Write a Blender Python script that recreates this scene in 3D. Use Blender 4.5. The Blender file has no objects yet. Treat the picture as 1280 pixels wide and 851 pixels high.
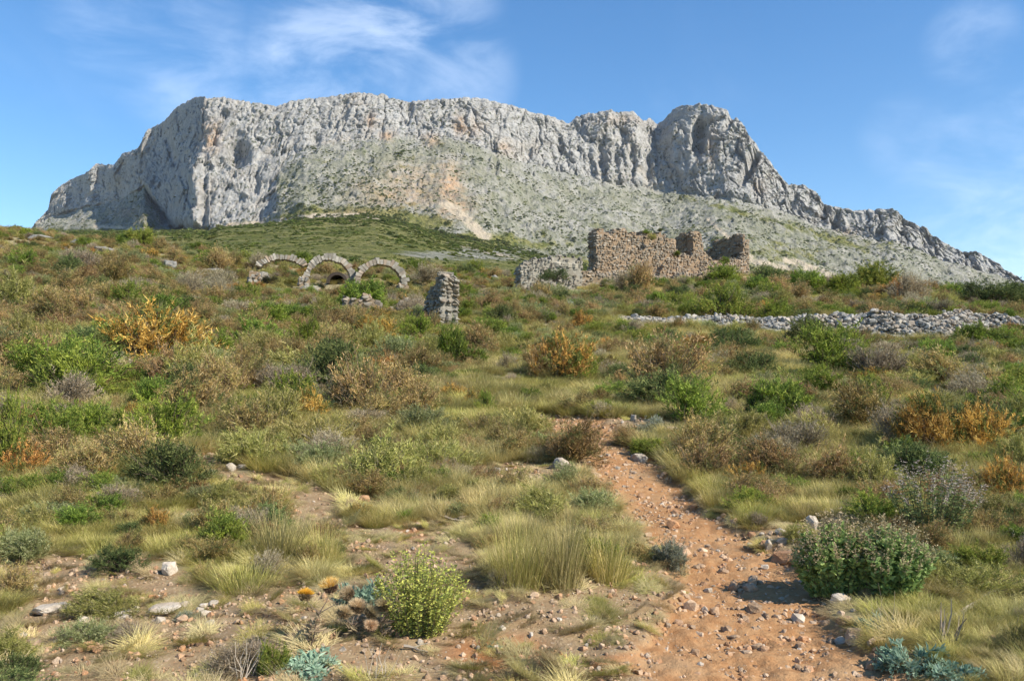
import bpy, bmesh, math, random
import numpy as np
from mathutils import Vector, Matrix
R = math.radians
rng = np.random.default_rng(7)
random.seed(7)
scene = bpy.context.scene
COL = scene.collection

# ------------------------------------------------------------------ camera
F = 1067.0            # focal length in photo pixels (photo 1280 wide)
EYE = 470.0           # photo row of eye level
CZ = 1.6
cam_d = bpy.data.cameras.new('camera'); cam = bpy.data.objects.new('camera', cam_d); COL.objects.link(cam)
cam.location = (0, 0, CZ); cam.rotation_euler = (R(90), 0, 0)
cam_d.sensor_width = 36; cam_d.lens = 36*F/1280; cam_d.shift_y = (EYE-425.5)/1280
cam_d.clip_start = 0.1; cam_d.clip_end = 20000
scene.camera = cam
# ------------------------------------------------------------------ light
SUN_EL, SUN_AZ = R(40), R(119)       # azimuth clockwise from +Y (view direction)
sd = Vector((math.sin(SUN_AZ)*math.cos(SUN_EL), math.cos(SUN_AZ)*math.cos(SUN_EL), math.sin(SUN_EL)))
sl = bpy.data.lights.new('sun', 'SUN'); sl.energy = 5.0; sl.angle = R(0.5); sl.color = (1, .93, .81)
so = bpy.data.objects.new('sun', sl); COL.objects.link(so); so.rotation_euler = sd.to_track_quat('Z', 'Y').to_euler(); so.location = (40, -30, 60)
scene.view_settings.view_transform = 'Standard'; scene.view_settings.look = 'None'
scene.view_settings.exposure = 0.62; scene.view_settings.gamma = 1
scene.cycles.max_bounces = 5; scene.cycles.diffuse_bounces = 3; scene.cycles.transmission_bounces = 3
scene.cycles.transparent_max_bounces = 4; scene.cycles.volume_bounces = 0

HAZE = 2.8e-5
# ------------------------------------------------------------------ node helpers
class NT:
    def __init__(s, tree): s.t = tree; s.n = tree.nodes; s.l = tree.links
    def add(s, typ, **kw):
        n = s.n.new(typ)
        for k, v in kw.items(): setattr(n, k, v)
        return n
    def link(s, a, b): s.l.new(a, b)
    def setin(s, n, i, v):
        if v is None: return
        if isinstance(v, bpy.types.NodeSocket): s.l.new(v, n.inputs[i])
        else: n.inputs[i].default_value = v
    def math(s, op, a, b=None, c=None, clamp=False):
        n = s.add('ShaderNodeMath', operation=op, use_clamp=clamp); s.setin(n, 0, a)
        if b is not None: s.setin(n, 1, b)
        if c is not None: s.setin(n, 2, c)
        return n.outputs[0]
    def vmath(s, op, a, b=None):
        n = s.add('ShaderNodeVectorMath', operation=op); s.setin(n, 0, a)
        if b is not None: s.setin(n, 1, b)
        return n.outputs['Value'] if op in ('DOT_PRODUCT', 'LENGTH') else n.outputs[0]
    def mix(s, f, a, b, mode='MIX'):
        n = s.add('ShaderNodeMix', data_type='RGBA', blend_type=mode, clamp_factor=True)
        s.setin(n, 0, f); s.setin(n, 6, a if isinstance(a, bpy.types.NodeSocket) else rgba(a)); s.setin(n, 7, b if isinstance(b, bpy.types.NodeSocket) else rgba(b))
        return n.outputs[2]
    def noise(s, vec, scale, detail=4, rough=.55, dist=0):
        n = s.add('ShaderNodeTexNoise'); s.setin(n, 'Vector', vec); n.inputs['Scale'].default_value = scale
        n.inputs['Detail'].default_value = detail; n.inputs['Roughness'].default_value = rough; n.inputs['Distortion'].default_value = dist
        return n.outputs[0]
    def voronoi(s, vec, scale, out='Distance', feature='F1'):
        n = s.add('ShaderNodeTexVoronoi', feature=feature); s.setin(n, 'Vector', vec); n.inputs['Scale'].default_value = scale
        return n.outputs[out]
    def ramp(s, f, a, b):          # smooth step from a to b
        n = s.add('ShaderNodeMapRange', interpolation_type='SMOOTHSTEP'); s.setin(n, 0, f)
        n.inputs[1].default_value = a; n.inputs[2].default_value = b
        return n.outputs[0]
    def mapping(s, vec, scale, rot=(0, 0, 0)):
        n = s.add('ShaderNodeMapping'); s.setin(n, 0, vec); n.inputs['Scale'].default_value = scale; n.inputs['Rotation'].default_value = rot
        return n.outputs[0]
    def attr(s, name, out='Fac'):
        n = s.add('ShaderNodeAttribute', attribute_name=name); return n.outputs[out]
def rgba(c): return (c[0], c[1], c[2], 1) if not isinstance(c, float) else (c, c, c, 1)

# ------------------------------------------------------------------ world
w = bpy.data.worlds.new('World'); scene.world = w; w.use_nodes = True
nt = NT(w.node_tree); nt.n.clear()
sky = nt.add('ShaderNodeTexSky', sky_type='NISHITA'); sky.sun_disc = False
sky.sun_elevation = SUN_EL; sky.sun_rotation = SUN_AZ; sky.altitude = 150; sky.air_density = 1.0; sky.dust_density = 0.0; sky.ozone_density = 3.0
hs = nt.add('ShaderNodeHueSaturation'); hs.inputs['Saturation'].default_value = 1.24; hs.inputs['Value'].default_value = 1.0
nt.link(sky.outputs[0], hs.inputs['Color'])
tc = nt.add('ShaderNodeTexCoord'); D = tc.outputs['Generated']
sp = nt.add('ShaderNodeSeparateXYZ'); nt.link(D, sp.inputs[0])
zz = nt.math('ADD', nt.math('MAXIMUM', sp.outputs[2], 0.0), 0.16)
cb = nt.add('ShaderNodeCombineXYZ'); nt.link(nt.math('DIVIDE', sp.outputs[0], zz), cb.inputs[0]); nt.link(nt.math('DIVIDE', sp.outputs[1], zz), cb.inputs[1])
cl = cb.outputs[0]
n1 = nt.noise(nt.mapping(cl, (1.1, .55, 1), (0, 0, R(35))), 1.7, 8, .62, .7)
n2 = nt.noise(cl, .6, 4, .5, .2)
gen = nt.math('MULTIPLY', nt.ramp(n1, .50, .80), nt.ramp(n2, .42, .68))
def blob(u, v, size):
    d = Vector(((u-640)/F, 1, (EYE-v)/F)).normalized()
    dt = nt.vmath('DOT_PRODUCT', nt.vmath('NORMALIZE', D), tuple(d))
    return nt.ramp(dt, math.cos(math.radians(size)), math.cos(math.radians(size*.12)))
m = None
for (u, v, s_, k) in [(230, 70, 5.5, .55), (400, 95, 6, .9), (450, 60, 5, .8), (495, 18, 4, 1.0), (570, 90, 4.5, .5), (540, 20, 5, .5), (130, 42, 4, .45), (1260, 320, 7, .8), (1240, 210, 6, .5), (1215, 55, 3, .45), (1130, 170, 3, .25), (1330, 260, 7, .6)]:
    b = nt.math('MULTIPLY', blob(u, v, s_), k)
    m = b if m is None else nt.math('MAXIMUM', m, b)
n3 = nt.noise(nt.mapping(D, (3.0, 3.0, 7.5), (0, R(-30), 0)), 2.2, 9, .60, .5)
wisp = nt.math('MULTIPLY', m, nt.ramp(n3, .33, .72))
tot = nt.math('MULTIPLY', nt.math('MAXIMUM', nt.math('MULTIPLY', gen, .2), wisp), .45, clamp=True)
mixc = nt.mix(tot, hs.outputs[0], (7.2, 8.0, 9.2))
bg = nt.add('ShaderNodeBackground'); nt.link(mixc, bg.inputs[0]); bg.inputs[1].default_value = 0.125
wo = nt.add('ShaderNodeOutputWorld'); nt.link(bg.outputs[0], wo.inputs[0])

# ------------------------------------------------------------------ numpy noise
_p = np.random.default_rng(3).permutation(256); _p = np.concatenate([_p, _p, _p])
_g = np.random.default_rng(4).normal(size=(256, 3)); _g /= np.linalg.norm(_g, axis=1)[:, None]
def pn(x, y, z=0.0):
    x, y, z = np.broadcast_arrays(np.asarray(x, float), np.asarray(y, float), np.asarray(z, float))
    xi, yi, zi = np.floor(x).astype(np.int64), np.floor(y).astype(np.int64), np.floor(z).astype(np.int64)
    xf, yf, zf = x-xi, y-yi, z-zi
    u, v, w_ = [f*f*f*(f*(f*6-15)+10) for f in (xf, yf, zf)]
    xi &= 255; yi &= 255; zi &= 255
    out = 0
    for dx in (0, 1):
        for dy in (0, 1):
            for dz in (0, 1):
                h = _p[_p[_p[(xi+dx) & 255]+((yi+dy) & 255)]+((zi+dz) & 255)]
                g = _g[h]
                d = g[..., 0]*(xf-dx)+g[..., 1]*(yf-dy)+g[..., 2]*(zf-dz)
                out = out+d*(u if dx else 1-u)*(v if dy else 1-v)*(w_ if dz else 1-w_)
    return out*1.5
def fbm(x, y, z=0.0, o=4, gain=.5):
    a, s = 1.0, 0
    for i in range(o): s = s+a*pn(x*2**i+17*i, y*2**i-9*i, np.asarray(z)*2**i+5*i); a *= gain
    return s
def ridged(x, y, z=0.0, o=4, gain=.5):
    a, s = 1.0, 0
    for i in range(o): s = s+a*(1-2*np.abs(pn(x*2**i+31*i, y*2**i+7*i, np.asarray(z)*2**i+3*i))); a *= gain
    return s
def sstep(x, a, b):
    t = np.clip((x-a)/(b-a), 0, 1); return t*t*(3-2*t)

# ------------------------------------------------------------------ scene helpers
def tag(o, label=None, cat=None, group=None, kind=None):
    if label: o['label'] = label
    if cat: o['category'] = cat
    if group: o['group'] = group
    if kind: o['kind'] = kind
    return o
def link(name, data, parent=None, loc=None, rot=None, scale=None):
    o = bpy.data.objects.new(name, data); COL.objects.link(o)
    if parent: o.parent = parent
    if loc is not None: o.location = loc
    if rot is not None: o.rotation_euler = rot
    if scale is not None: o.scale = scale
    return o
def empty(name, loc=(0, 0, 0), rot=(0, 0, 0), scale=(1, 1, 1)): return link(name, None, None, loc, rot, scale)
def mesh_np(name, V, Fc, mat, attrs=None, smooth=False, cols=None):
    """V (n,3), Fc (m,k) all faces of k corners"""
    V = np.asarray(V, np.float32); Fc = np.asarray(Fc, np.int32); k = Fc.shape[1]
    me = bpy.data.meshes.new(name)
    me.vertices.add(len(V)); me.vertices.foreach_set('co', V.ravel())
    me.loops.add(Fc.size); me.loops.foreach_set('vertex_index', Fc.ravel())
    me.polygons.add(len(Fc)); me.polygons.foreach_set('loop_start', np.arange(0, Fc.size, k, dtype=np.int32))
    me.polygons.foreach_set('loop_total', np.full(len(Fc), k, np.int32))
    me.polygons.foreach_set('use_smooth', np.full(len(Fc), smooth))
    me.update(calc_edges=True)
    for an, av in (attrs or {}).items():
        a = me.attributes.new(an, 'FLOAT', 'POINT'); a.data.foreach_set('value', np.asarray(av, np.float32).ravel())
    if cols is not None:
        a = me.attributes.new('col', 'FLOAT_COLOR', 'POINT')
        c = np.ones((len(V), 4), np.float32); c[:, :3] = cols; a.data.foreach_set('color', c.ravel())
    if mat: me.materials.append(mat)
    return me
def grid_faces(nr, nc):
    i = np.arange((nr-1)*(nc-1)); r, c = i//(nc-1), i % (nc-1); a = r*nc+c
    return np.stack([a, a+1, a+nc+1, a+nc], 1)

# ------------------------------------------------------------------ ground height
_yt = np.arange(-20, 140, .25)
_zt = np.interp(_yt, [-20, 0, 4, 5, 10, 15, 20, 30, 38, 45, 60, 70, 85, 100, 140], [-.4, -.1, 0, .05, .35, .8, 1.3, 2.6, 3.9, 5.0, 7.8, 9.7, 11.3, 10.9, 8.0])
_zt = np.convolve(np.pad(_zt, 12, 'edge'), np.hanning(25)/np.hanning(25).sum(), 'valid')
_xt = np.arange(-200, 200, 1.0)
_tt = np.interp(_xt, [-200, -90, -45, -31, -17, -5, 18, 45, 90, 200], [8, 6.5, 3.7, 2.3, .5, 0, 0, -3.0, -5, -6])
_tt = np.convolve(np.pad(_tt, 8, 'edge'), np.hanning(17)/np.hanning(17).sum(), 'valid')
def base_h(x, y):
    return np.interp(y, _yt, _zt)+np.interp(x, _xt, _tt)*np.clip(y/75, 0, 1.15)**1.5
def to_px(x, y, z):
    y = np.maximum(y, .6); return 640+F*x/y, EYE-F*(z-CZ)/y
PV = np.array([515, 522, 530, 550, 580, 620, 660, 700, 740, 790, 851, 1000, 1400])
PC = np.array([620, 662, 690, 725, 772, 820, 862, 903, 932, 950, 965, 1010, 1100])
PH = np.array([4, 30, 46, 48, 54, 62, 72, 84, 96, 122, 188, 320, 700])
def path_mask(x, y):
    u, v = to_px(x, y, base_h(x, y))
    wob = .40*pn(x*1.1, y*1.1, 2.2)+.28*pn(x*3.6, y*3.6, 8.1)+.12*pn(x*11, y*11, 5.1)
    d = np.abs(u-np.interp(v, PV, PC))/np.interp(v, PV, PH)+wob
    return (1-sstep(d, .72, 1.12))*(y < 17.5)
DRY = [(660, 815, 320, 80), (330, 800, 130, 50), (450, 775, 260, 44), (200, 795, 230, 52), (520, 690, 90, 50), (110, 735, 150, 22), (400, 650, 70, 22), (800, 760, 90, 60), (480, 690, 75, 42), (430, 628, 90, 12), (60, 715, 130, 16), (210, 830, 230, 48), (60, 790, 100, 30),
       (270, 592, 42, 20), (655, 598, 75, 13), (240, 655, 60, 14), (250, 760, 60, 22), (330, 612, 60, 10), (560, 745, 60, 30), (790, 545, 70, 12),
       (850, 745, 80, 40), (1010, 665, 60, 10), (1085, 745, 60, 12), (1120, 842, 60, 22), (1000, 690, 60, 12)]
def dry_mask(x, y):
    u, v = to_px(x, y, base_h(x, y))
    m = np.zeros_like(u); wob = .35*pn(x*1.1+5, y*1.1, 1.2)+.25*pn(x*3.5, y*3.5, 4.1)
    for (a, b, ru, rv) in DRY:
        m = np.maximum(m, 1-sstep(np.sqrt(((u-a)/ru)**2+((v-b)/rv)**2)+wob, .75, 1.15))
    m = np.maximum(m, sstep(v, 860, 900)*(np.abs(u-640) < 5000))
    return m*(y < 40)
def height(x, y):
    x = np.asarray(x, float); y = np.asarray(y, float)
    h = base_h(x, y)
    p = path_mask(x, y)
    h = h+.16*pn(x*.35, y*.35, 1.7)*np.clip(y/12, .3, 1.6)+.05*pn(x*1.1, y*1.1, 3.7)
    h = h+.30*pn(x*.09, y*.09, 11.7)*np.clip(y/30, 0, 2)
    return h-.07*p
def ray_ground(u, v):
    Y = np.exp(np.linspace(math.log(2.6), math.log(110), 900)); x = (u-640)/F*Y; zr = CZ+(EYE-v)/F*Y
    hit = np.nonzero(height(x, Y) >= zr)[0]
    i = hit[0] if len(hit) else len(Y)-1
    return float(x[i]), float(Y[i]), float(height(x[i], Y[i]))

# ------------------------------------------------------------------ materials
def new_mat(name):
    m = bpy.data.materials.new(name); m.use_nodes = True; n = NT(m.node_tree); n.n.clear()
    return m, n
def finish(n, color, rough=.9, bump=None, bstr=.3, bdist=.02, spec=.2):
    p = n.add('ShaderNodeBsdfPrincipled'); n.setin(p, 'Base Color', color); n.setin(p, 'Roughness', rough)
    p.inputs['Specular IOR Level'].default_value = spec
    if bump is not None:
        b = n.add('ShaderNodeBump'); b.inputs['Strength'].default_value = bstr; b.inputs['Distance'].default_value = bdist
        n.link(bump, b.inputs['Height']); n.link(b.outputs[0], p.inputs['Normal'])
    o = n.add('ShaderNodeOutputMaterial'); n.link(p.outputs[0], o.inputs[0])

def foliage_mat(name, transl=.3, hue=.02, val=.3, gain=1.0):
    m, n = new_mat(name)
    c = n.attr('col', 'Color'); oi = n.add('ShaderNodeObjectInfo')
    h = n.add('ShaderNodeHueSaturation'); n.link(c, h.inputs['Color'])
    r = oi.outputs['Random']
    n.link(n.math('ADD', n.math('MULTIPLY', n.math('SUBTRACT', r, .5), hue*2), .5), h.inputs['Hue'])
    r2 = n.math('FRACT', n.math('MULTIPLY', r, 37.3))
    n.link(n.math('ADD', n.math('MULTIPLY', r2, val*gain), (1-val*.5)*gain), h.inputs['Value'])
    d = n.add('ShaderNodeBsdfDiffuse'); n.link(h.outputs[0], d.inputs[0])
    t = n.add('ShaderNodeBsdfTranslucent'); n.link(h.outputs[0], t.inputs[0])
    mx = n.add('ShaderNodeMixShader'); mx.inputs[0].default_value = transl; n.link(d.outputs[0], mx.inputs[1]); n.link(t.outputs[0], mx.inputs[2])
    o = n.add('ShaderNodeOutputMaterial'); n.link(mx.outputs[0], o.inputs[0])
    return m
M_leaf = foliage_mat('leaf', .30, .015, .5, 1.32)
M_grass = foliage_mat('grass_blade', .32, .016, .5, 1.36)
M_wood = foliage_mat('twig_wood', .0, .01, .3)

m, n = new_mat('ground_soil')
tc = n.add('ShaderNodeTexCoord').outputs['Object']
pa, dr, rd = n.attr('path'), n.attr('dry'), n.attr('red')
n1 = n.noise(tc, 1.2, 6, .6); n2 = n.noise(tc, 9, 6, .65); n3 = n.noise(tc, 45, 4, .7)
under = n.mix(n.ramp(n2, .35, .65), (.22, .19, .10), (.34, .285, .17))
under = n.mix(n.math('MULTIPLY', n.ramp(n1, .55, .7), .5), under, (.26, .19, .115))
soil = n.mix(n.ramp(n2, .3, .7), (.25, .165, .09), (.34, .245, .14))
soil = n.mix(n.math('MULTIPLY', n.ramp(n3, .5, .75), .45), soil, (.17, .125, .08))
vp = n.voronoi(tc, 30); soil = n.mix(n.math('MULTIPLY', n.ramp(vp, .26, .16), .45), soil, (.55, .45, .33))
redc = n.mix(n.ramp(n2, .35, .7), (.32, .145, .06), (.40, .21, .10))
pth = n.mix(n.ramp(n2, .32, .68), (.355, .178, .075), (.43, .25, .12))
pth = n.mix(n.math('MULTIPLY', n.ramp(n3, .48, .75), .5), pth, (.25, .115, .045))
pth = n.mix(n.math('MULTIPLY', n.ramp(n1, .5, .66), .5), pth, (.41, .28, .155))
c = n.mix(dr, under, soil); c = n.mix(rd, c, redc); c = n.mix(pa, c, pth)
bmp = n.math('ADD', n.math('MULTIPLY', n2, .6), n.math('MULTIPLY', n3, .5))
finish(n, c, .95, bmp, .8, .035, .1); M_ground = m

def rock_mat(name, ca, cb_, cc, scale=6.0, rnd=.25, warm=(.45, .28, .16), warmk=.3):
    m, n = new_mat(name); tc = n.add('ShaderNodeTexCoord').outputs['Object']; oi = n.add('ShaderNodeObjectInfo')
    geo = n.add('ShaderNodeNewGeometry').outputs['Position']
    a = n.noise(geo, scale, 6, .65); b = n.noise(geo, scale*.3, 4, .6); c3 = n.noise(geo, scale*5, 3, .7)
    col = n.mix(n.ramp(a, .35, .65), ca, cb_); col = n.mix(n.ramp(b, .5, .68), col, cc)
    col = n.mix(n.math('MULTIPLY', n.ramp(c3, .55, .75), .4), col, tuple(x*.45 for x in ca))
    r = oi.outputs['Random']; isl = n.add('ShaderNodeNewGeometry').outputs['Random Per Island']
    r = n.math('FRACT', n.math('ADD', r, isl))
    col = n.mix(n.math('MULTIPLY', n.ramp(r, .6, 1.0), warmk), col, warm)
    h = n.add('ShaderNodeHueSaturation'); n.link(col, h.inputs['Color'])
    n.link(n.math('ADD', n.math('MULTIPLY', n.math('FRACT', n.math('MULTIPLY', r, 13.7)), rnd*2), 1-rnd), h.inputs['Value'])
    finish(n, h.outputs[0], .9, n.math('ADD', a, n.math('MULTIPLY', c3, .4)), .7, .03, .15)
    return m
M_lime = rock_mat('limestone', (.22, .21, .185), (.36, .34, .30), (.31, .26, .195), 5, .34, (.38, .28, .19), .5)
M_pathrock = rock_mat('path_stone', (.36, .235, .14), (.47, .35, .24), (.40, .22, .11), 12, .3, (.38, .18, .08), .6)
M_mason = rock_mat('ruin_masonry', (.19, .162, .122), (.30, .258, .205), (.25, .19, .13), 2.2, .36, (.31, .195, .105), .4)
M_grey = rock_mat('grey_masonry', (.19, .175, .145), (.31, .285, .235), (.24, .20, .145), 3, .32, (.28, .21, .15), .5)
M_mortar = rock_mat('wall_core_mortar', (.22, .165, .105), (.30, .225, .145), (.24, .18, .12), 4, .12, (.28, .18, .11), .4)
M_pale = rock_mat('pale_warm_stone', (.36, .30, .23), (.52, .45, .36), (.42, .32, .23), 10, .28, (.42, .26, .14), .5)
M_arch = rock_mat('arch_masonry', (.22, .20, .165), (.36, .33, .275), (.25, .20, .15), 2.5, .3, (.34, .23, .15), .5)
M_plaster = rock_mat('old_lime_plaster', (.30, .275, .22), (.37, .335, .27), (.27, .23, .17), 2, .08, (.4, .3, .2), .2)
M_dark = rock_mat('vault_shade_stone', (.07, .055, .045), (.10, .08, .06), (.08, .06, .05), 4, .1, (.1, .07, .05), .2)  # very dark brown: the vault mouth's dark interior is put into the colour

# mountain and hills
m, n = new_mat('mountain_limestone')
tc = n.add('ShaderNodeTexCoord').outputs['Object']
veg, warm, pale, cliff = n.attr('veg'), n.attr('warm'), n.attr('pale'), n.attr('cliff')
st = n.mapping(tc, (1, 1, .28))
a = n.noise(tc, .012, 8, .68); b = n.noise(st, .045, 7, .68, .4); c3 = n.noise(tc, .16, 6, .72)
rock = n.mix(n.ramp(b, .34, .64), (.34, .33, .31), (.48, .465, .43))
rock = n.mix(n.math('MULTIPLY', n.ramp(c3, .46, .68), .65), rock, (.215, .21, .19))
rock = n.mix(n.math('MULTIPLY', n.ramp(a, .53, .68), .45), rock, (.44, .375, .29))
rock = n.mix(n.math('MULTIPLY', n.math('MULTIPLY', n.ramp(n.noise(st, .02, 5, .65, .6), .56, .70), cliff), .7), rock, (.235, .235, .235))
scree = n.mix(n.ramp(n.noise(tc, .05, 7, .72), .40, .62), (.215, .215, .145), (.375, .355, .30))
scree = n.mix(n.math('MULTIPLY', n.ramp(n.noise(tc, .010, 5, .6), .44, .62), .55), scree, (.17, .175, .09))
c = n.mix(n.math('MULTIPLY', n.math('SUBTRACT', 1.0, cliff), .8), rock, scree)
green = n.mix(n.ramp(n.noise(tc, .05, 6, .7), .38, .62), (.11, .125, .028), (.23, .215, .075))
green = n.mix(n.math('MULTIPLY', n.ramp(n.noise(tc, .11, 6, .75), .55, .66), .5), green, (.30, .28, .17))
c = n.mix(n.ramp(n.math('ADD', veg, n.math('MULTIPLY', n.math('SUBTRACT', n.noise(tc, .03, 6, .7), .5), 1.5)), .35, .65), c, green)
vor = n.voronoi(tc, .10); spk = n.math('MULTIPLY', n.ramp(vor, .34, .24), n.ramp(n.noise(tc, .02, 3, .5), .42, .56))
c = n.mix(n.math('MULTIPLY', spk, .75), c, (.055, .075, .03))
c = n.mix(n.math('MULTIPLY', warm, n.math('ADD', n.ramp(n.noise(tc, .06, 6, .7), .35, .6), .15)), c, (.50, .335, .205))
c = n.mix(n.math('MULTIPLY', pale, n.ramp(n.noise(tc, .05, 5, .7), .25, .5)), c, (.50, .42, .31))
finish(n, c, .95, n.math('ADD', c3, n.math('MULTIPLY', b, 1.2)), 1.0, 6.0, .1); M_mount = m

# ------------------------------------------------------------------ GROUND
rows = np.concatenate([np.arange(-7.5, 2.5, .5), 2.5*np.exp(np.linspace(0, math.log(130/2.5), 560))])
p = np.concatenate([np.linspace(-1.6, -.72, 40, endpoint=False), np.linspace(-.72, .72, 620), np.linspace(.72, 1.6, 41)[1:]])
P, Yg = np.meshgrid(p, rows); off = np.where(Yg < 20, 3*(20-np.clip(Yg, -8, 20))/28*(8/3), 0.0)
X = P*(np.maximum(Yg, -7.4)+off+.001)
pm, dm = path_mask(X, Yg), dry_mask(X, Yg)
Z = height(X, Yg)
near = np.clip(1-Yg/26, 0, 1)
Z += near*(.018*fbm(X*4, Yg*4, 1.1, 3)+pm*.022*ridged(X*7, Yg*7, 2.1, 2))
ug, vg = to_px(X, Yg, Z)
red = np.zeros_like(Z)
for (a, b, ru, rv) in [(620, 815, 75, 26), (790, 830, 60, 14), (520, 660, 30, 14), (800, 348, 150, 9)]:
    red = np.maximum(red, 1-sstep(np.sqrt(((ug-a)/ru)**2+((vg-b)/rv)**2)+.4*pn(X*2, Yg*2, 9.0), .5, 1.2))
gm = mesh_np('ground', np.stack([X.ravel(), Yg.ravel(), Z.ravel()], 1), grid_faces(*X.shape), M_ground, dict(path=pm.ravel(), dry=dm.ravel(), red=red.ravel()), True)
tag(link('ground', gm), kind='structure')
bm = bmesh.new(); bmesh.ops.create_circle(bm, cap_ends=True, segments=64, radius=4200); me = bpy.data.meshes.new('plain'); bm.to_mesh(me); bm.free()
me.materials.append(M_ground); tag(link('plain', me, loc=(0, 0, -6)), kind='structure')

# ------------------------------------------------------------------ MOUNTAIN + HILLS
SKY = [(-900, 455), (-400, 440), (-120, 345), (0, 302), (38, 286), (50, 272), (60, 262), (64, 243), (75, 232), (87, 225), (110, 215), (120, 205), (143, 206), (153, 193), (173, 186), (182, 166), (195, 158), (208, 149), (222, 133),
       (235, 125), (247, 122), (277, 123), (295, 125), (317, 128), (350, 132), (362, 127), (380, 124), (400, 123), (427, 119), (447, 116), (477, 118), (490, 122), (507, 127), (537, 126), (560, 125), (584, 123), (607, 125), (640, 133), (667, 142),
       (694, 147), (711, 154), (720, 148), (727, 145), (761, 139), (791, 141), (800, 147), (804, 150), (814, 148), (821, 156), (827, 152), (841, 138), (854, 133), (875, 131), (890, 132), (910, 140), (930, 157), (936, 170), (953, 190), (970, 213),
       (986, 232), (1003, 230), (1020, 240), (1030, 254), (1046, 260), (1066, 263), (1086, 262), (1116, 261), (1133, 272), (1160, 285), (1180, 303), (1200, 312), (1220, 314), (1240, 324), (1257, 337), (1280, 350), (1400, 392), (1700, 430), (2200, 455)]
CB = [(-900, 459), (-400, 446), (-120, 350), (0, 312), (40, 288), (60, 272), (100, 262), (140, 254), (165, 243), (180, 232), (200, 262), (216, 284), (260, 286), (325, 262), (350, 215), (380, 188), (430, 178), (500, 172), (560, 178), (610, 190), (650, 205), (700, 218), (740, 226),
      (800, 238), (850, 244), (920, 252), (980, 268), (1020, 285), (1060, 294), (1120, 303), (1180, 328), (1240, 345), (1300, 366), (1400, 400), (1700, 436), (2200, 458)]
FT = [(-900, 462), (-400, 452), (-120, 362), (0, 325), (60, 291), (220, 289), (330, 281), (400, 274), (470, 272), (520, 282), (560, 296), (640, 312), (700, 328), (800, 346), (1000, 352), (1120, 362), (1300, 388), (1400, 412), (1700, 440), (2200, 460)]
CY = [(-900, 3600), (-400, 3300), (-50, 2960), (40, 2820), (60, 2860), (90, 2840), (112, 2660), (122, 2690), (150, 2540), (180, 2370), (190, 2390), (216, 2210), (232, 2100), (245, 2000), (256, 1895), (350, 1850), (500, 1850), (640, 1900), (720, 1985), (760, 1955), (800, 1975), (822, 2090), (840, 1990), (865, 1925), (900, 1890), (950, 1850), (1000, 1850), (1100, 1800),
      (1200, 1750), (1300, 1700), (1500, 1650), (2200, 1500)]
u = np.concatenate([np.linspace(-900, -70, 60, endpoint=False), np.linspace(-70, 1350, 1250), np.linspace(1350, 2200, 61)[1:]])
it = lambda T: np.interp(u, [a for a, b in T], [b for a, b in T])
def smooth(a, k): 
    ke = np.hanning(k+2)[1:-1]; return np.convolve(np.pad(a, k//2, 'edge'), ke/ke.sum(), 'valid')
vs, vb, vf, yc = it(SKY), it(CB), it(FT), smooth(it(CY), 9)
vb = vb+np.where((u > 340), .25, .1)*(6*pn(u/40, 1.3)+3*pn(u/12, 7.3))*np.clip((vb-vs)/40, 0, 1)
vb = np.maximum(vb, vs+4); vf = np.maximum(vf, vb+4)
kc, kb, kf = (EYE-vs)/F, (EYE-vb)/F, (EYE-vf)/F
zc = CZ+kc*yc
Tc = np.interp(u, [-70, 150, 228, 330, 380, 560, 700, 760, 850, 990, 1100], [3.0, 3.0, 1.1, 1.0, .9, .9, 1.2, 1.7, 2.2, 1.6, 1.1])
yb = np.clip((Tc*yc-zc+CZ)/(Tc-kb), yc-420, yc-4); wl = 1-sstep(u, 290, 400); ysm = wl*yc+(1-wl)*smooth(yc, 161); yb1 = np.clip((Tc*ysm-(CZ+kc*ysm)+CZ)/(Tc-kb), ysm-420, yc-4); yb = np.where(u > 420, np.minimum(yb, yb1), yb1)
yb = np.minimum(wl*smooth(yb, 41)+(1-wl)*smooth(yb, 61), yc-4); zb = CZ+kb*yb
Tt = np.interp(u, [-70, 216, 330, 500, 620, 700, 1000], [.35, .38, .66, .68, .62, .52, .42])
yf = np.clip((Tt*yb-zb+CZ)/(Tt-kf), 700, yb-10); zf = CZ+kf*yf
y0 = np.full_like(u, 104.0); z0 = base_h((u-640)/F*y0, y0)-.5
nh, ntal, ncl, nbk = 110, 150, 150, 14
def seg(ya, za, yb_, zb_, t, bulge=0):
    t = t[:, None]; return ya+(yb_-ya)*t, za+(zb_-za)*t+bulge*np.sin(t*math.pi)
th = np.linspace(0, 1, nh)**1.7
Y1, Z1 = seg(y0, z0, yf, zf, th)
Y2, Z2 = seg(yf, zf, yb, zb, np.linspace(0, 1, ntal+1)[1:], -8)
t3 = np.linspace(0, 1, ncl+1)[1:]
Y3, Z3 = seg(yb, zb, yc, zc, t3)
t4 = np.linspace(0, 1, nbk+1)[1:]**1.5
Y4, Z4 = seg(yc, zc, yc+900, zc*.15, t4)
YY = np.vstack([Y1, Y2, Y3, Y4]); ZZ = np.vstack([Z1, Z2, Z3, Z4]); UU = np.broadcast_to(u, YY.shape)
XX = (UU-640)/F*YY
VV = EYE-F*(ZZ-CZ)/YY
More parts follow.
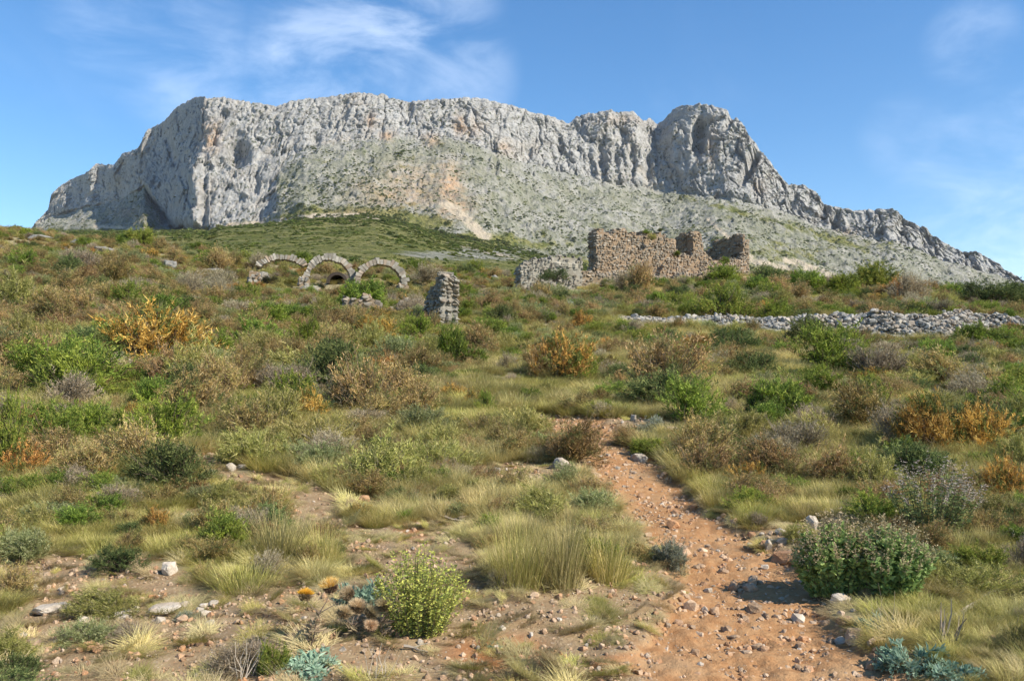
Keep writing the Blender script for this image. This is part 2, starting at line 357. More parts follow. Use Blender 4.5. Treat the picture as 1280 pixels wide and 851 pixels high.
# zone weights
row = np.arange(len(YY))[:, None]*np.ones_like(u)
cl0 = sstep(row, nh+ntal-14, nh+ntal+10)*(1-sstep(row, nh+ntal+ncl-25, nh+ntal+ncl))
sh_ = 22*sstep(VV, 165, 245)*(UU < 262)*sstep(UU, 150, 200)
fwd = cl0*np.clip(np.interp(UU, [a for a, b in CY], [b for a, b in CY])-np.interp(UU+sh_, [a for a, b in CY], [b for a, b in CY]), 0, 140)
for (cu, cv, ru, rv, am) in [(183, 240, 11, 26, 95), (120, 264, 28, 12, 70), (80, 258, 12, 12, 50), (143, 218, 8, 14, 50)]:
    fwd += cl0*am*np.exp(-((UU-cu)/ru)**2-((VV-cv)/rv)**2)
kk = 1-fwd/YY; YY = YY*kk; XX = XX*kk; ZZ = CZ+(ZZ-CZ)*kk
cliff = sstep(row, nh+ntal-14, nh+ntal+10)
cliff = np.where((UU > 200) & (UU < 345), np.maximum(cliff, sstep(row, nh+20, nh+50)), cliff)
tal = sstep(row, nh-8, nh+25)
outc = sstep(fbm(XX/60, YY/60, ZZ/60, 5, .6)+.5*sstep(row, nh+60, nh+ntal)*(UU < 760)-.2, .25, .65)
cliff = np.maximum(cliff, .5*outc*sstep(row, nh+25, nh+60))
edgefade = np.clip((YY-140)/300, 0, 1)
fl = ridged(XX/70, ZZ/260, YY/400, 4, .5)
d1 = fbm(XX/170, YY/170, ZZ/260, 5)
d2 = ridged(XX/38, YY/38, ZZ/55, 3, .6)
d3 = fbm(XX/11, YY/11, ZZ/14, 3, .6)
pill = np.exp(-((UU-810)/70)**2)*sstep(VV, 150, 175)
def facet(a, b, sx_, sz_, seed):
    a = a/sx_; b = b/sz_; ai, bi = np.floor(a).astype(int), np.floor(b).astype(int); best = np.full(a.shape, 1e9); out = np.zeros(a.shape)
    for di in (-1, 0, 1):
        for dj in (-1, 0, 1):
            h = _p[_p[(ai+di) & 255]+((bi+dj+seed) & 255)]; h2 = _p[h+17]; h3 = _p[h+91]; h4 = _p[h+133]; h5 = _p[h+201]
            cx_, cy_ = ai+di+.1+.8*h/255., bi+dj+.1+.8*h2/255.; d_ = (a-cx_)**2+(b-cy_)**2
            val = (h3/255.-.5)*1.1+(h4/255.-.5)*1.6*(a-cx_)+(h5/255.-.65)*1.5*(b-cy_); m_ = d_ < best; best = np.where(m_, d_, best); out = np.where(m_, val, out)
    return out
wxx, wzz = XX+14*pn(XX/40, ZZ/40, 3.1)+5*pn(XX/13, ZZ/13, 6.1), ZZ+14*pn(XX/40, ZZ/40, 9.1)+5*pn(XX/13, ZZ/13, 1.1)
FA, FB, FC = facet(wxx+.35*wzz, wzz-.3*wxx, 75, 120, 3), facet(wxx-.2*wzz, wzz, 30, 52, 40), facet(wxx, wzz, 12, 19, 77)
push = cliff*(7*fl+14*d1+12*FA+8*FB+5.5*FC+.8*d2+2.2*d3+pill*16*ridged(XX/34, ZZ/500, 0, 1)) # toward camera
crest = sstep(row, nh+ntal+ncl-18, nh+ntal+ncl)
push *= 1-.55*crest
push *= 1-.48*sstep(UU, 262, 300)*(1-sstep(UU, 620, 720))-.15*sstep(UU, 620, 720)
push *= 1-.22*(1-sstep(UU, 232, 256))*cliff
ck = lambda a, b, w_: np.clip(1-np.abs(pn(a, b, .5))/w_, 0, 1)
push -= cliff*(9*ck(wxx/26, wzz/120, .07)+5*ck(wxx/11+.4*wzz/30, wzz/45, .09)+4*ck(wxx/60, wzz/16+.3*wxx/40, .06))*(1-.5*crest)
# broken ledges: terraces in the cliff face
led = np.abs(((ZZ+25*pn(XX/120, YY/120, 4.2))/38) % 1-.5)*2
push += cliff*6*(led-.5)*(1-crest)
for (cu, cv, ru, rv, dep, tilt) in [(298, 190, 13, 19, 60, 0), (276, 203, 8, 8, 30, 0), (874, 172, 9, 24, 62, -.12), (912, 152, 5, 15, 25, -.3), (937, 210, 8, 22, 50, -.45), (752, 194, 6, 20, 30, 0), (771, 196, 5, 15, 26, 0), (790, 205, 5, 22, 32, 0),
                               (811, 212, 5, 16, 30, 0), (1030, 265, 6, 10, 25, 0), (1160, 297, 9, 12, 30, -.3), (430, 140, 6, 10, 18, 0), (512, 137, 5, 10, 20, 0), (1125, 285, 6, 8, 20, 0), (620, 215, 4, 14, 26, 0), (575, 165, 10, 6, 16, .8),
                               (1100, 292, 5, 10, 20, -.3), (1045, 275, 5, 12, 20, -.3), (235, 235, 6, 25, 30, .3), (320, 230, 5, 14, 22, 0), (215, 190, 5, 20, 30, .3), (990, 255, 6, 12, 22, -.4), (395, 175, 6, 9, 20, 0), (660, 190, 5, 12, 22, 0), (700, 180, 5, 12, 20, 0)]:
    du = (UU-cu)+tilt*(VV-cv)*-1
    g = np.exp(-((du/ru)**2+((VV-cv)/rv)**2)**2)
    push -= g*dep*.72*(.75+.25*d2)*sstep(row, nh, nh+30)
YN = YY-push; ZN = ZZ+cliff*(.25*push+2.0*d3)+0
tz = (1-cliff)*tal*(9*d1+(4.5+3*(UU < 700)*(UU > 300))*ridged(XX/60, YY/60, 0, 4, .55)+2.6*d3)
hz = (1-tal)*edgefade*(5*fbm(XX/230, YY/230, 7.1, 4)+2.0*fbm(XX/40, YY/40, 2.1, 4, .6))
ZN = ZN+tz+hz
gull = .10
ZN += (1-cliff)*tal*(3.5*np.abs(((ZZ+.30*XX+30*pn(XX/140, YY/140, 2.0))/24) % 1-.5)*2+4.0*facet(wxx, YY, 34, 34, 9)+2.2*facet(wxx, YY, 14, 14, 29))
ZN += (1-cliff)*tal*gull*20*np.minimum(0, ridged((XX+YY*.35)/150, YY/900, 3.3, 2)-.2)
scl = YN/YY; XN = XX*scl     # push along the sight plane of the slope, keeps the columns fanned out
back = row > nh+ntal+ncl
XN = np.where(back, XX, XN)
UN, VN = to_px(XN, YN, ZN)
veg = (1-tal)*1.0+(1-cliff)*tal*(.28+.0*UN)
veg = np.where(VN > 0, veg, veg)
veg += (1-cliff)*tal*.22*sstep(VN, 275, 320)*sstep(UN, 480, 600)
veg -= .75*np.exp(-((UN-600)/120)**2-((VN-318)/9)**2)*(UN < 760)   # bare grey tongue above the green
veg -= .45*np.exp(-((UN-560)/60)**2-((VN-288)/5)**2)
veg -= .6*sstep(UN, 985, 1100)*sstep(VN, 300, 330)
veg += .25*(1-cliff)*np.exp(-((VN-np.interp(UN, [850, 1000, 1100, 1200], [246, 285, 320, 345]))/5)**2)*(UN > 845)
def poly_d(UN, VN, pts):
    best = np.full(UN.shape, 1e9)
    for (a, b), (c_, d_) in zip(pts[:-1], pts[1:]):
        L2 = (c_-a)**2+(d_-b)**2; t = np.clip(((UN-a)*(c_-a)+(VN-b)*(d_-b))/L2, 0, 1)
        best = np.minimum(best, np.hypot(UN-a-t*(c_-a), (VN-b-t*(d_-b))*1.6))
    return best
pale = 0
for pts, wd in [([(285, 282), (330, 279), (380, 271), (440, 269), (470, 272)], 5), ([(556, 255), (570, 262), (590, 282), (607, 296)], 8), ([(120, 283), (200, 287)], 3), ([(935, 325), (985, 335)], 5), ([(985, 325), (1040, 345), (1060, 350)], 7), ([(885, 275), (940, 322)], 3), ([(560, 302), (640, 322)], 2)]:
    pale = np.maximum(pale, 1-sstep(poly_d(UN, VN, pts)+2.5*d3, wd*.6, wd*1.3))
warm = 0
for (a, b, ru, rv, k) in [(265, 170, 12, 18, .8), (576, 158, 8, 10, 1), (465, 152, 8, 9, .7), (485, 170, 9, 6, .8), (540, 175, 12, 8, .6), (562, 235, 16, 28, 1.0), (505, 245, 60, 16, .55), (590, 160, 18, 12, .4), (557, 210, 14, 8, .6), (520, 225, 50, 22, .45), (440, 270, 30, 8, .6),
                          (630, 185, 9, 8, .5), (160, 265, 18, 7, .6), (890, 185, 6, 20, .35), (460, 235, 30, 12, .35), (1060, 290, 14, 4, .4), (568, 258, 22, 14, .9), (780, 150, 30, 7, .3), (950, 235, 8, 10, .35)]:
    warm = np.maximum(warm, k*np.exp(-((UN-a)/ru)**2-((VN-b)/rv)**2))
V = np.stack([XN.ravel(), YN.ravel(), ZN.ravel()], 1); nc = len(u)
at = dict(veg=veg, warm=warm*np.ones_like(UN), pale=pale*np.ones_like(UN), cliff=cliff)
k0 = (nh)*nc
fh = grid_faces(nh, nc)
tag(link('hills', mesh_np('hills', V[:k0], fh, M_mount, {k: v_.ravel()[:k0] for k, v_ in at.items()}, True)), kind='structure')
k1 = (nh-1)*nc
tag(link('mountain', mesh_np('mountain', V[k1:], grid_faces(len(YY)-nh+1, nc), M_mount, {k: v_.ravel()[k1:] for k, v_ in at.items()}, True)), kind='structure')
HILL = dict(X=XN, Y=YN, Z=ZN, U=UN, V=VN, cliff=cliff, tal=tal, row=row, veg=veg, pale=pale*np.ones_like(UN), warm=warm*np.ones_like(UN))
# ------------------------------------------------------------------ PLANTS: prototype meshes
def join_parts(parts):
    """parts: list of (V,F,C,matindex) with triangles -> V,F,C,mi"""
    Vs, Fs, Cs, Ms, o = [], [], [], [], 0
    for V_, F_, C_, mi in parts:
        Vs.append(V_); Fs.append(F_+o); Cs.append(C_); Ms.append(np.full(len(F_), mi)); o += len(V_)
    return np.vstack(Vs), np.vstack(Fs), np.vstack(Cs), np.concatenate(Ms)
def build(name, parts, mats):
    V_, F_, C_, M_ = join_parts(parts)
    me = mesh_np(name, V_, F_, None, cols=C_)
    for m_ in mats: me.materials.append(m_)
    if len(mats) > 1: me.polygons.foreach_set('material_index', M_.astype(np.int32))
    return me
def unit(v): return v/np.maximum(np.linalg.norm(v, axis=-1, keepdims=True), 1e-9)
def leaves(rg, pos, dirs, ln, wd, cols, quad=False):
    n_ = len(pos); side = unit(np.cross(dirs, rg.normal(size=(n_, 3)))); ln = ln*rg.uniform(.6, 1.4, (n_, 1)); wd = wd*rg.uniform(.7, 1.3, (n_, 1))
    if quad:
        a, b = pos, pos+dirs*ln; mid = pos+dirs*ln*.5+rg.normal(size=(n_, 3))*ln*.08
        V_ = np.stack([a, mid+side*wd*.5, b, mid-side*wd*.5], 1).reshape(-1, 3); i = np.arange(n_)*4
        F_ = np.concatenate([np.stack([i, i+1, i+2], 1), np.stack([i, i+2, i+3], 1)]); return V_, F_, np.repeat(cols, 4, 0)
    V_ = np.stack([pos-side*wd*.5, pos+side*wd*.5, pos+dirs*ln], 1).reshape(-1, 3); i = np.arange(n_)*3
    return V_, np.stack([i, i+1, i+2], 1), np.repeat(cols, 3, 0)
def tubes(rg, paths, r0, cols):
    """paths (n,k,3) -> three sided tapered stems"""
    n_, k, _ = paths.shape; t = np.gradient(paths, axis=1); t = unit(t); a = unit(np.cross(t, np.array([.31, .17, .93]))); b = np.cross(t, a)
    rad = (np.linspace(1, .25, k)[None, :, None])*np.reshape(r0, (-1, 1, 1))
    rings = np.stack([paths+rad*(math.cos(q)*a+math.sin(q)*b) for q in (0, 2.094, 4.189)], 2)
    V_ = rings.reshape(-1, 3); base = (np.arange(n_)*k*3)[:, None, None]+(np.arange(k-1)*3)[None, :, None]; q = np.arange(3)[None, None, :]
    A = base+q; B = base+(q+1) % 3; F_ = np.concatenate([np.stack([A, B, B+3], -1).reshape(-1, 3), np.stack([A, B+3, A+3], -1).reshape(-1, 3)])
    return V_, F_, np.repeat(cols, k*3, 0)
def pick(rg, pal, n_, j=.18):
    pal = np.array(pal); c = pal[rg.integers(0, len(pal), n_)]; return c*rg.uniform(1-j, 1+j, (n_, 1))
def shrub(seed, pal, tip=None, nl=7000, clumps=42, ll=.05, lw=.011, stem=(.12, .09, .065), nst=60, spread=.10, up=.6, tipk=.35, dead=None, ragged=.35, hgt=.7, extra_twigs=0):
    rg = np.random.default_rng(seed)
    th = rg.uniform(0, 2*math.pi, clumps); cz = rg.uniform(.0, 1, clumps)**.8; rr = np.sqrt(1-(cz*.95)**2)*rg.uniform(1-ragged, 1.0, clumps)
    nlb = rg.integers(3, 6); la = rg.uniform(0, 2*math.pi, nlb); lr = rg.uniform(.08, .24, nlb); lb = rg.integers(0, nlb, clumps); lrad = rg.uniform(.20, .32, nlb)[lb]; lh = rg.uniform(.55, 1.08, nlb)[lb]
    cc = np.stack([rr*np.cos(th)*lrad+(lr*np.cos(la))[lb], rr*np.sin(th)*lrad+(lr*np.sin(la))[lb], .07+cz*(hgt-.16)*lh*rg.uniform(1-ragged*.7, 1.05, clumps)], 1)
    wts = rg.uniform(.4, 1.4, clumps); wts /= wts.sum(); ci = rg.choice(clumps, nl, p=wts)
    # sub-sprigs: leaves hang along short sprays, not a fog
    nspr = clumps*9; sc = rg.integers(0, clumps, nspr); sd_ = unit(cc[sc]*np.array([1.2, 1.2, .7])+rg.normal(size=(nspr, 3))*.25+np.array([0, 0, up*.35]))
    so_ = cc[sc]+rg.normal(size=(nspr, 3))*spread*.62
    si = rg.integers(0, nspr, nl); t = rg.uniform(0, 1, (nl, 1))
    pos = so_[si]+sd_[si]*(t-.35)*spread*1.7+rg.normal(size=(nl, 3))*.010
    pos[:, 2] = np.maximum(pos[:, 2], .01)
    dirs = unit(sd_[si]+rg.normal(size=(nl, 3))*.65+np.array([0, 0, .15]))
    ccol = pick(rg, pal, clumps, .12)[sc][si]; col_ = ccol*rg.uniform(.75, 1.25, (nl, 1))
    if tip is not None:
        k = (t[:, 0] > .5)&(rg.uniform(size=nl) < tipk); col_[k] = pick(rg, tip, k.sum(), .2)
    if dead is not None:
        dm_ = rg.uniform(size=clumps) < dead[1]; k = dm_[sc][si]; col_[k] = pick(rg, dead[0], k.sum(), .25)
    L = leaves(rg, pos, dirs, ll, lw, col_)
    ends = cc[rg.integers(0, clumps, nst)]+rg.normal(size=(nst, 3))*.05; b0 = rg.normal(size=(nst, 3))*.035; b0[:, 2] = -.03
    tt = np.linspace(0, 1, 5)[None, :, None]; pth_ = b0[:, None]*(1-tt)+ends[:, None]*tt; pth_[:, :, 2] += (np.sin(np.linspace(0, math.pi, 5))*.06)[None]; pth_[:, 1:4] += rg.normal(size=(nst, 3, 3))*.012
    S = tubes(rg, pth_, rg.uniform(.004, .010, nst), pick(rg, [stem], nst, .25))
    nt_ = 160+extra_twigs; e1 = so_[rg.integers(0, nspr, nt_)]; e2 = e1+unit(e1*1.1+rg.normal(size=(nt_, 3))*.2+np.array([0, 0, .25]))*rg.uniform(.06, .17, (nt_, 1))
    tw = np.stack([e1*.75, e1, e2], 1)+rg.normal(size=(nt_, 3, 3))*.008; T = tubes(rg, tw, rg.uniform(.002, .004, nt_), pick(rg, [stem, tuple(x*1.5 for x in stem)], nt_, .2))
    S = join_parts([(S[0], S[1], S[2], 0), (T[0], T[1], T[2], 0)])[:3]
    return L, S
def tussock(seed, pal, nb=420, ln=.5, spread=.16, lean=.75, w_=.0042):
    rg = np.random.default_rng(seed); th = rg.uniform(0, 2*math.pi, nb); r = np.sqrt(rg.uniform(0, 1, nb))*spread
    b0 = np.stack([r*np.cos(th), r*np.sin(th), np.full(nb, -.02)], 1); th2 = th+rg.normal(size=nb)*.7
    l_ = ln*rg.uniform(.45, 1.15, nb); le = np.abs(rg.normal(size=nb))*.45*lean+.35*lean*r/spread; cur = rg.uniform(.2, 1.1, nb)*lean
    out = np.stack([np.cos(th2), np.sin(th2), 0*th], 1); side = np.stack([-np.sin(th2), np.cos(th2), 0*th], 1)
    pts = []; a = le.copy(); p_ = b0.copy(); K = 4
    for k in range(K):
        pts.append(p_.copy()); p_ = p_+(out*np.sin(a)[:, None]+np.array([0, 0, 1])*np.cos(a)[:, None])*(l_/(K-1))[:, None]; a = a+cur/(K-1)
    wv = np.array([1, .85, .55, .08])*w_; V_ = np.concatenate([np.stack([pts[k]-side*wv[k], pts[k]+side*wv[k]], 1) for k in range(K)], 1).reshape(-1, 3)
    i = (np.arange(nb)*2*K)[:, None]+2*np.arange(K-1)[None]; F_ = np.concatenate([np.stack([i, i+1, i+3], -1).reshape(-1, 3), np.stack([i, i+3, i+2], -1).reshape(-1, 3)])
    return V_, F_, np.repeat(pick(rg, pal, nb, .25), 2*K, 0)
def upright(seed, pal, top, nst=110, hgt=.75, leafn=26, ll=.055, lw=.026, bare=.0):
    rg = np.random.default_rng(seed); th = rg.uniform(0, 2*math.pi, nst); r = np.sqrt(rg.uniform(0, 1, nst))
    b0 = np.stack([r*np.cos(th)*.22, r*np.sin(th)*.22, np.full(nst, -.02)], 1)
    h = hgt*rg.uniform(.75, 1.12, nst)*(1-.38*r**2); e = np.stack([r*np.cos(th)*.47, r*np.sin(th)*.47, h], 1)
    tt = np.linspace(0, 1, 6)[None, :, None]; pth_ = b0[:, None]+(e-b0)[:, None]*np.concatenate([tt**1.3, tt**1.3, tt], -1); pth_[:, 1:5] += rg.normal(size=(nst, 4, 3))*.010
    S = tubes(rg, pth_, rg.uniform(.0035, .006, nst), pick(rg, [(.14, .14, .07), (.17, .13, .08)], nst, .2))
    n_ = nst*leafn; si = np.repeat(np.arange(nst), leafn); t = rg.uniform(.10, 1.0 if not len(top) else .84, n_); f = t*5; k = np.minimum(f.astype(int), 4); fr = (f-k)[:, None]
    pos = pth_[si, k]*(1-fr)+pth_[si, k+1]*fr; ang = rg.uniform(0, 2*math.pi, n_); dirs = unit(np.stack([np.cos(ang), np.sin(ang), rg.uniform(-.1, .9, n_)], 1))
    L = leaves(rg, pos, dirs, ll, lw, pick(rg, pal, n_, .25), True)
    if len(top):
        m_ = nst*20; si = np.repeat(np.arange(nst), 20); lev = rg.integers(0, 5, m_); t = .80+lev*.05; f = np.minimum(t*5, 4.99); k = f.astype(int); fr = (f-k)[:, None]
        pos = pth_[si, k]*(1-fr)+pth_[si, k+1]*fr+rg.normal(size=(m_, 3))*.007; ang = rg.uniform(0, 2*math.pi, m_); dirs = unit(np.stack([np.cos(ang), np.sin(ang), rg.uniform(-.2, .7, m_)], 1))
        T = leaves(rg, pos, dirs, .024, .010, pick(rg, top, m_, .25), True)
        L = join_parts([(*L, 0), (*T, 0)])[:3]
    return L, S
def rosette(seed, pal, nlf=46, ln=.42):
    rg = np.random.default_rng(seed); parts = []; paths = []
    for i in range(nlf):
        a = rg.uniform(0, 2*math.pi); o = np.array([math.cos(a), math.sin(a), 0]); l = ln*rg.uniform(.6, 1.1); el = rg.uniform(.25, 1.1); b = o*rg.uniform(0, .12)
        K = 12; p_ = b.copy(); pts = []
        for k in range(K):
            pts.append(p_.copy()); p_ = p_+(o*math.cos(el)+np.array([0, 0, 1])*math.sin(el))*l/(K-1); el -= .16
        pts = np.array(pts); pts[:, 2] = np.maximum(pts[:, 2], .015); paths.append(pts); sd2 = np.array([-o[1], o[0], 0])
        j = np.repeat(np.arange(1, K), 4); sg = np.tile([1, -1, 1, -1], K-1); wd = .22*l*np.sin(np.linspace(.35, 2.9, K))[j]
        d_ = unit(sd2*sg[:, None]+o*.55+np.array([0, 0, .35])+rg.normal(size=(len(j), 3))*.3)
        parts.append((*leaves(rg, pts[j], d_, wd[:, None], .022, pick(rg, pal, len(j), .15), True), 0))
    P = np.array(paths); S = tubes(rg, P, np.full(nlf, .006), pick(rg, [(.26, .30, .2)], nlf, .1))
    return join_parts(parts)[:3], S

G1, G2, G3 = (.115, .16, .024), (.18, .22, .034), (.075, .105, .022)
KINDS = {
 'green': [shrub(s, [G1, G2, G3, (.10, .14, .03)], [(.24, .28, .06)], 9500, 46, .05, .012) for s in (11, 12, 13)],
 'lime': [shrub(s, [(.15, .19, .035), (.19, .21, .045), (.10, .14, .03)], [(.28, .28, .06)], 8500, 40, .052, .012) for s in (21, 22)],
 'dark': [shrub(s, [(.075, .10, .036), (.115, .14, .05), (.05, .07, .026)], [(.18, .20, .07)], 8500, 44, .045, .011) for s in (31, 32)],
 'brown': [shrub(s, [(.26, .175, .065), (.34, .235, .09), (.17, .11, .042), (.23, .20, .065)], [(.42, .30, .15)], 7500, 52, .042, .009, (.15, .11, .07), 90, .11, extra_twigs=200, dead=([(.12, .13, .05), (.10, .11, .04)], .12)) for s in (41, 42, 43)],
 'rust': [shrub(s, [(.34, .185, .045), (.42, .24, .06), (.24, .13, .04)], [(.55, .36, .12)], 8500, 46, .05, .011, dead=([(.13, .14, .04), (.09, .10, .03)], .22)) for s in (51, 52)],
 'grey': [shrub(s, [(.27, .215, .125), (.33, .27, .165), (.2, .16, .09)], [(.38, .32, .23)], 5200, 44, .040, .008, (.20, .165, .12), 110, .11, extra_twigs=420) for s in (61, 62)],
 'sage': [shrub(s, [(.18, .20, .08), (.24, .26, .11), (.13, .145, .055)], [(.33, .33, .16)], 8500, 44, .048, .009, (.16, .14, .10), hgt=.6) for s in (71, 72)],
 'olive': [shrub(s, [(.225, .22, .06), (.29, .27, .08), (.16, .16, .045)], [(.40, .35, .14)], 8500, 46, .06, .008, (.15, .13, .09), hgt=.62, up=1.3) for s in (81, 82, 83)],
 'lavender': [shrub(s, [(.20, .215, .14), (.26, .27, .18), (.14, .15, .10)], [(.33, .34, .27)], 8500, 40, .055, .008, (.2, .18, .14), hgt=.6, up=1.2, ragged=.18) for s in (91,)],
 'flowering': [upright(101, [(.19, .27, .085), (.26, .34, .12), (.13, .19, .065)], [(.32, .26, .14), (.40, .33, .20)], 190, .72, 46, .062, .036)],
 'spires': [upright(103, [(.13, .16, .06), (.17, .2, .08)], [(.27, .22, .18), (.36, .31, .26)], 90, .95, 20, .05, .022)],
 'leafy': [upright(105, [(.30, .31, .07), (.36, .35, .09), (.20, .23, .06)], [], 190, .78, 40, .036, .015)],
 'rosette': [rosette(107, [(.19, .27, .19), (.25, .33, .24), (.14, .21, .15)])],
}
TUSS = [tussock(201, [(.33, .29, .11), (.42, .355, .165), (.25, .225, .08)], 560, .5, .2, .8, .0032), tussock(202, [(.46, .39, .17), (.38, .33, .13), (.52, .45, .22)], 460, .5, .2, .9, .003),
        tussock(203, [(.27, .255, .07), (.36, .32, .10), (.43, .37, .15)], 620, .42, .22, .9, .0032), tussock(204, [(.36, .29, .15), (.43, .36, .20), (.29, .24, .12)], 480, .38, .22, 1.1, .003),
        tussock(205, [(.39, .35, .12), (.28, .27, .075), (.48, .40, .16)], 1300, .52, .30, 1.15, .003)]
NICE = {'green': 'juniper_shrub', 'lime': 'broom_shrub', 'dark': 'mastic_shrub', 'brown': 'heather_shrub', 'rust': 'withered_shrub', 'grey': 'dead_shrub', 'sage': 'sage_shrub', 'olive': 'rosemary_shrub', 'lavender': 'lavender_shrub', 'flowering': 'flowering_sage', 'spires': 'flowering_sage', 'leafy': 'leafy_plant', 'rosette': 'thistle_rosette'}
FULL, FOL, STM = {}, {}, {}
for k, lst in KINDS.items():
    FULL[k] = [build(NICE[k], [(*L, 0), (*S, 1)], [M_leaf, M_wood]) for L, S in lst]
    FOL[k] = [build('foliage', [(*L, 0)], [M_leaf]) for L, S in lst]; STM[k] = [build('stems', [(*S, 0)], [M_wood]) for L, S in lst]
TUSM = [build('grass_tussock', [(*t, 0)], [M_grass]) for t in TUSS]

CNT = {}
def plant(kind, x, y, w_, h_, label, group=None, z=None, cat=None, parts=None, var=None, dep=None):
    z = float(height(x, y))-.03 if z is None else z
    i = CNT.get(kind, 0); CNT[kind] = i+1
    rot = (random.uniform(-.06, .06), random.uniform(-.06, .06), random.uniform(0, 6.28)); dep = dep or (w_*.5+min(w_, h_*1.4)*.5)
    name = 'grass_tussock' if kind == 'tussock' else NICE[kind]; unith = {'tussock': .50, 'rosette': .3}.get(kind, .68)
    sc = (w_*1.16, dep*1.16, h_/unith)
    cat = cat or {'tussock': 'grass tussock', 'rosette': 'thistle', 'leafy': 'plant', 'flowering': 'plant', 'spires': 'plant'}.get(kind, 'shrub')
    if kind == 'tussock':
        o = link(name, TUSM[(var if var is not None else i) % len(TUSM)], None, (x, y, z), rot, (w_*1.1, dep*1.1, h_/unith))
    elif (y < 24 if parts is None else parts):
        v_ = (var if var is not None else i) % len(FOL[kind])
        o = empty(name, (x, y, z), rot, sc); link('foliage', FOL[kind][v_], o); link('stems', STM[kind][v_], o)
    else:
        o = link(name, FULL[kind][(var if var is not None else i) % len(FULL[kind])], None, (x, y, z), rot, sc)
    tag(o, label, cat, group); return o
OCC = []      # occupied picture discs (u, v, r) used only to space plants out on the ground
def at(kind, u_, v_, wpx, hpx, label, **kw):
    """plant whose base stands on the ground seen at photo pixel (u,v); sizes in photo pixels at that distance"""
    x, y, z = ray_ground(u_, v_); s = y/F
    OCC.append((x, y, wpx*s*.5)); return plant(kind, x, y+wpx*s*.15, wpx*s, hpx*s*1.05, label, **kw)

# --- the shrubs and clumps one can point to
at('green', 1043, 468, 98, 62, 'large bright green juniper bush below the rubble wall on the right', parts=True, var=0)
at('green', 1035, 496, 56, 36, 'smaller green bush growing against the foot of the large bright juniper', parts=True, var=1)
at('green', 974, 532, 90, 60, 'dark green bush with a bright top, left of and below the large juniper', parts=True, var=2)
at('dark', 955, 530, 50, 46, 'dark shaded bush at the left flank of the dark green bush', parts=True)
at('olive', 1022, 556, 80, 52, 'soft olive clump running down between green bush and dry grey heather')
at('green', 1174, 462, 54, 42, 'round bright green bush under the rubble wall, right of the large juniper', parts=True, var=1)
at('grey', 1150, 462, 44, 30, 'grey twiggy bush against the left side of the round bright green bush')
at('green', 1219, 438, 44, 35, 'small green and yellow bush in front of the rubble wall at far right', parts=True, var=2)
at('brown', 1100, 540, 112, 70, 'wide dry grey-brown heather in the middle of the right slope', var=0)
at('rust', 1092, 486, 60, 26, 'tan topped dry shrub just above the wide grey-brown heather')
at('olive', 1140, 488, 60, 30, 'olive clump between dry heather and the round green bush')
at('rust', 1178, 572, 96, 82, 'big orange withered shrub, left half of the orange pair on the right', var=0)
at('rust', 1236, 568, 82, 66, 'orange withered shrub touching the right side of the big orange one', var=1)
at('dark', 1165, 590, 70, 30, 'low dark scrub in the shade under the big orange shrub')
at('rust', 1262, 634, 70, 66, 'brown-orange withered shrub at the right edge below the orange pair', var=1)
at('brown', 1225, 630, 60, 52, 'brown heather between the orange shrubs and the flower spires', var=1)
at('grey', 1240, 510, 96, 50, 'spreading grey leafless twigs at the right edge above the orange shrubs')
at('brown', 985, 606, 110, 56, 'dark brown heather mass beside the upper trail on its right', var=2)
at('brown', 1040, 612, 84, 62, 'grey-brown heather behind the white stone right of the trail', var=1)
at('olive', 1095, 622, 90, 58, 'soft olive bush between heather mass and flower spires')
at('sage', 935, 592, 60, 34, 'grey-green cushion at the right edge of the upper trail')
at('dark', 905, 560, 44, 34, 'small dark green bush right of the trail top')
at('flowering', 1052, 742, 104, 92, 'tall leafy green plant with brown seed heads by the trail, left half of the clump', var=0)
at('flowering', 1122, 748, 104, 90, 'leafy green plant with brown seed heads, right half of the clump by the trail', var=0)
at('spires', 1172, 672, 120, 68, 'stand of tall pinkish-brown flower spires behind the leafy clump at right')
at('olive', 994, 678, 52, 36, 'small round olive tuft just left of the white stone at right')
at('rosette', 1150, 835, 120, 46, 'blue-green thistle leaves spreading at the bottom right corner')
at('rosette', 1195, 850, 100, 44, 'second blue-green thistle rosette at the bottom right, nearer the frame edge')
at('rosette', 1110, 790, 84, 34, 'smaller blue-green leaves between the leafy clump and the thistle leaves')
at('tussock', 1230, 800, 90, 52, 'rounded green-brown grass hummock at the bottom right', var=2)
at('sage', 1165, 718, 100, 46, 'grey-green cushion below the flower spires at right')
at('olive', 1225, 745, 110, 50, 'loose olive scrub at the right edge below the brown heather')
at('lavender', 840, 716, 58, 42, 'silver-grey lavender cushion at the left edge of the trail')
at('lavender', 818, 541, 44, 21, 'small blue-grey cushion beside the white stone above the trail')
at('green', 806, 572, 62, 28, 'low green mat right beside the top of the trail', var=1)
at('sage', 866, 560, 44, 24, 'grey-green cushion right of the pale stones above the trail')
at('rust', 700, 480, 84, 66, 'rounded rust-coloured shrub standing alone in the middle of the slope', parts=True, var=0)
at('green', 727, 480, 40, 44, 'green right flank of the rust-coloured shrub in the middle', parts=True, var=0)
at('brown', 677, 476, 44, 50, 'brown left flank of the rust-coloured shrub in the middle', parts=True)
at('brown', 610, 446, 58, 42, 'reddish brown bush right below the stone pillar')
at('green', 563, 460, 44, 54, 'upright olive-green bush below the foot of the stone pillar', parts=True, var=2)
at('green', 592, 462, 40, 28, 'low green bush between the upright green and the reddish brown one')
at('rust', 566, 502, 46, 24, 'low orange shrub left of the small yellow-green bush in mid slope')
at('lime', 607, 519, 26, 30, 'small vivid yellow-green bush in the middle of the grass')
at('rust', 592, 512, 24, 26, 'small orange shrub touching the vivid yellow-green bush')
at('brown', 455, 520, 92, 78, 'large brown withered shrub left of centre, its taller left half', parts=True, var=0)
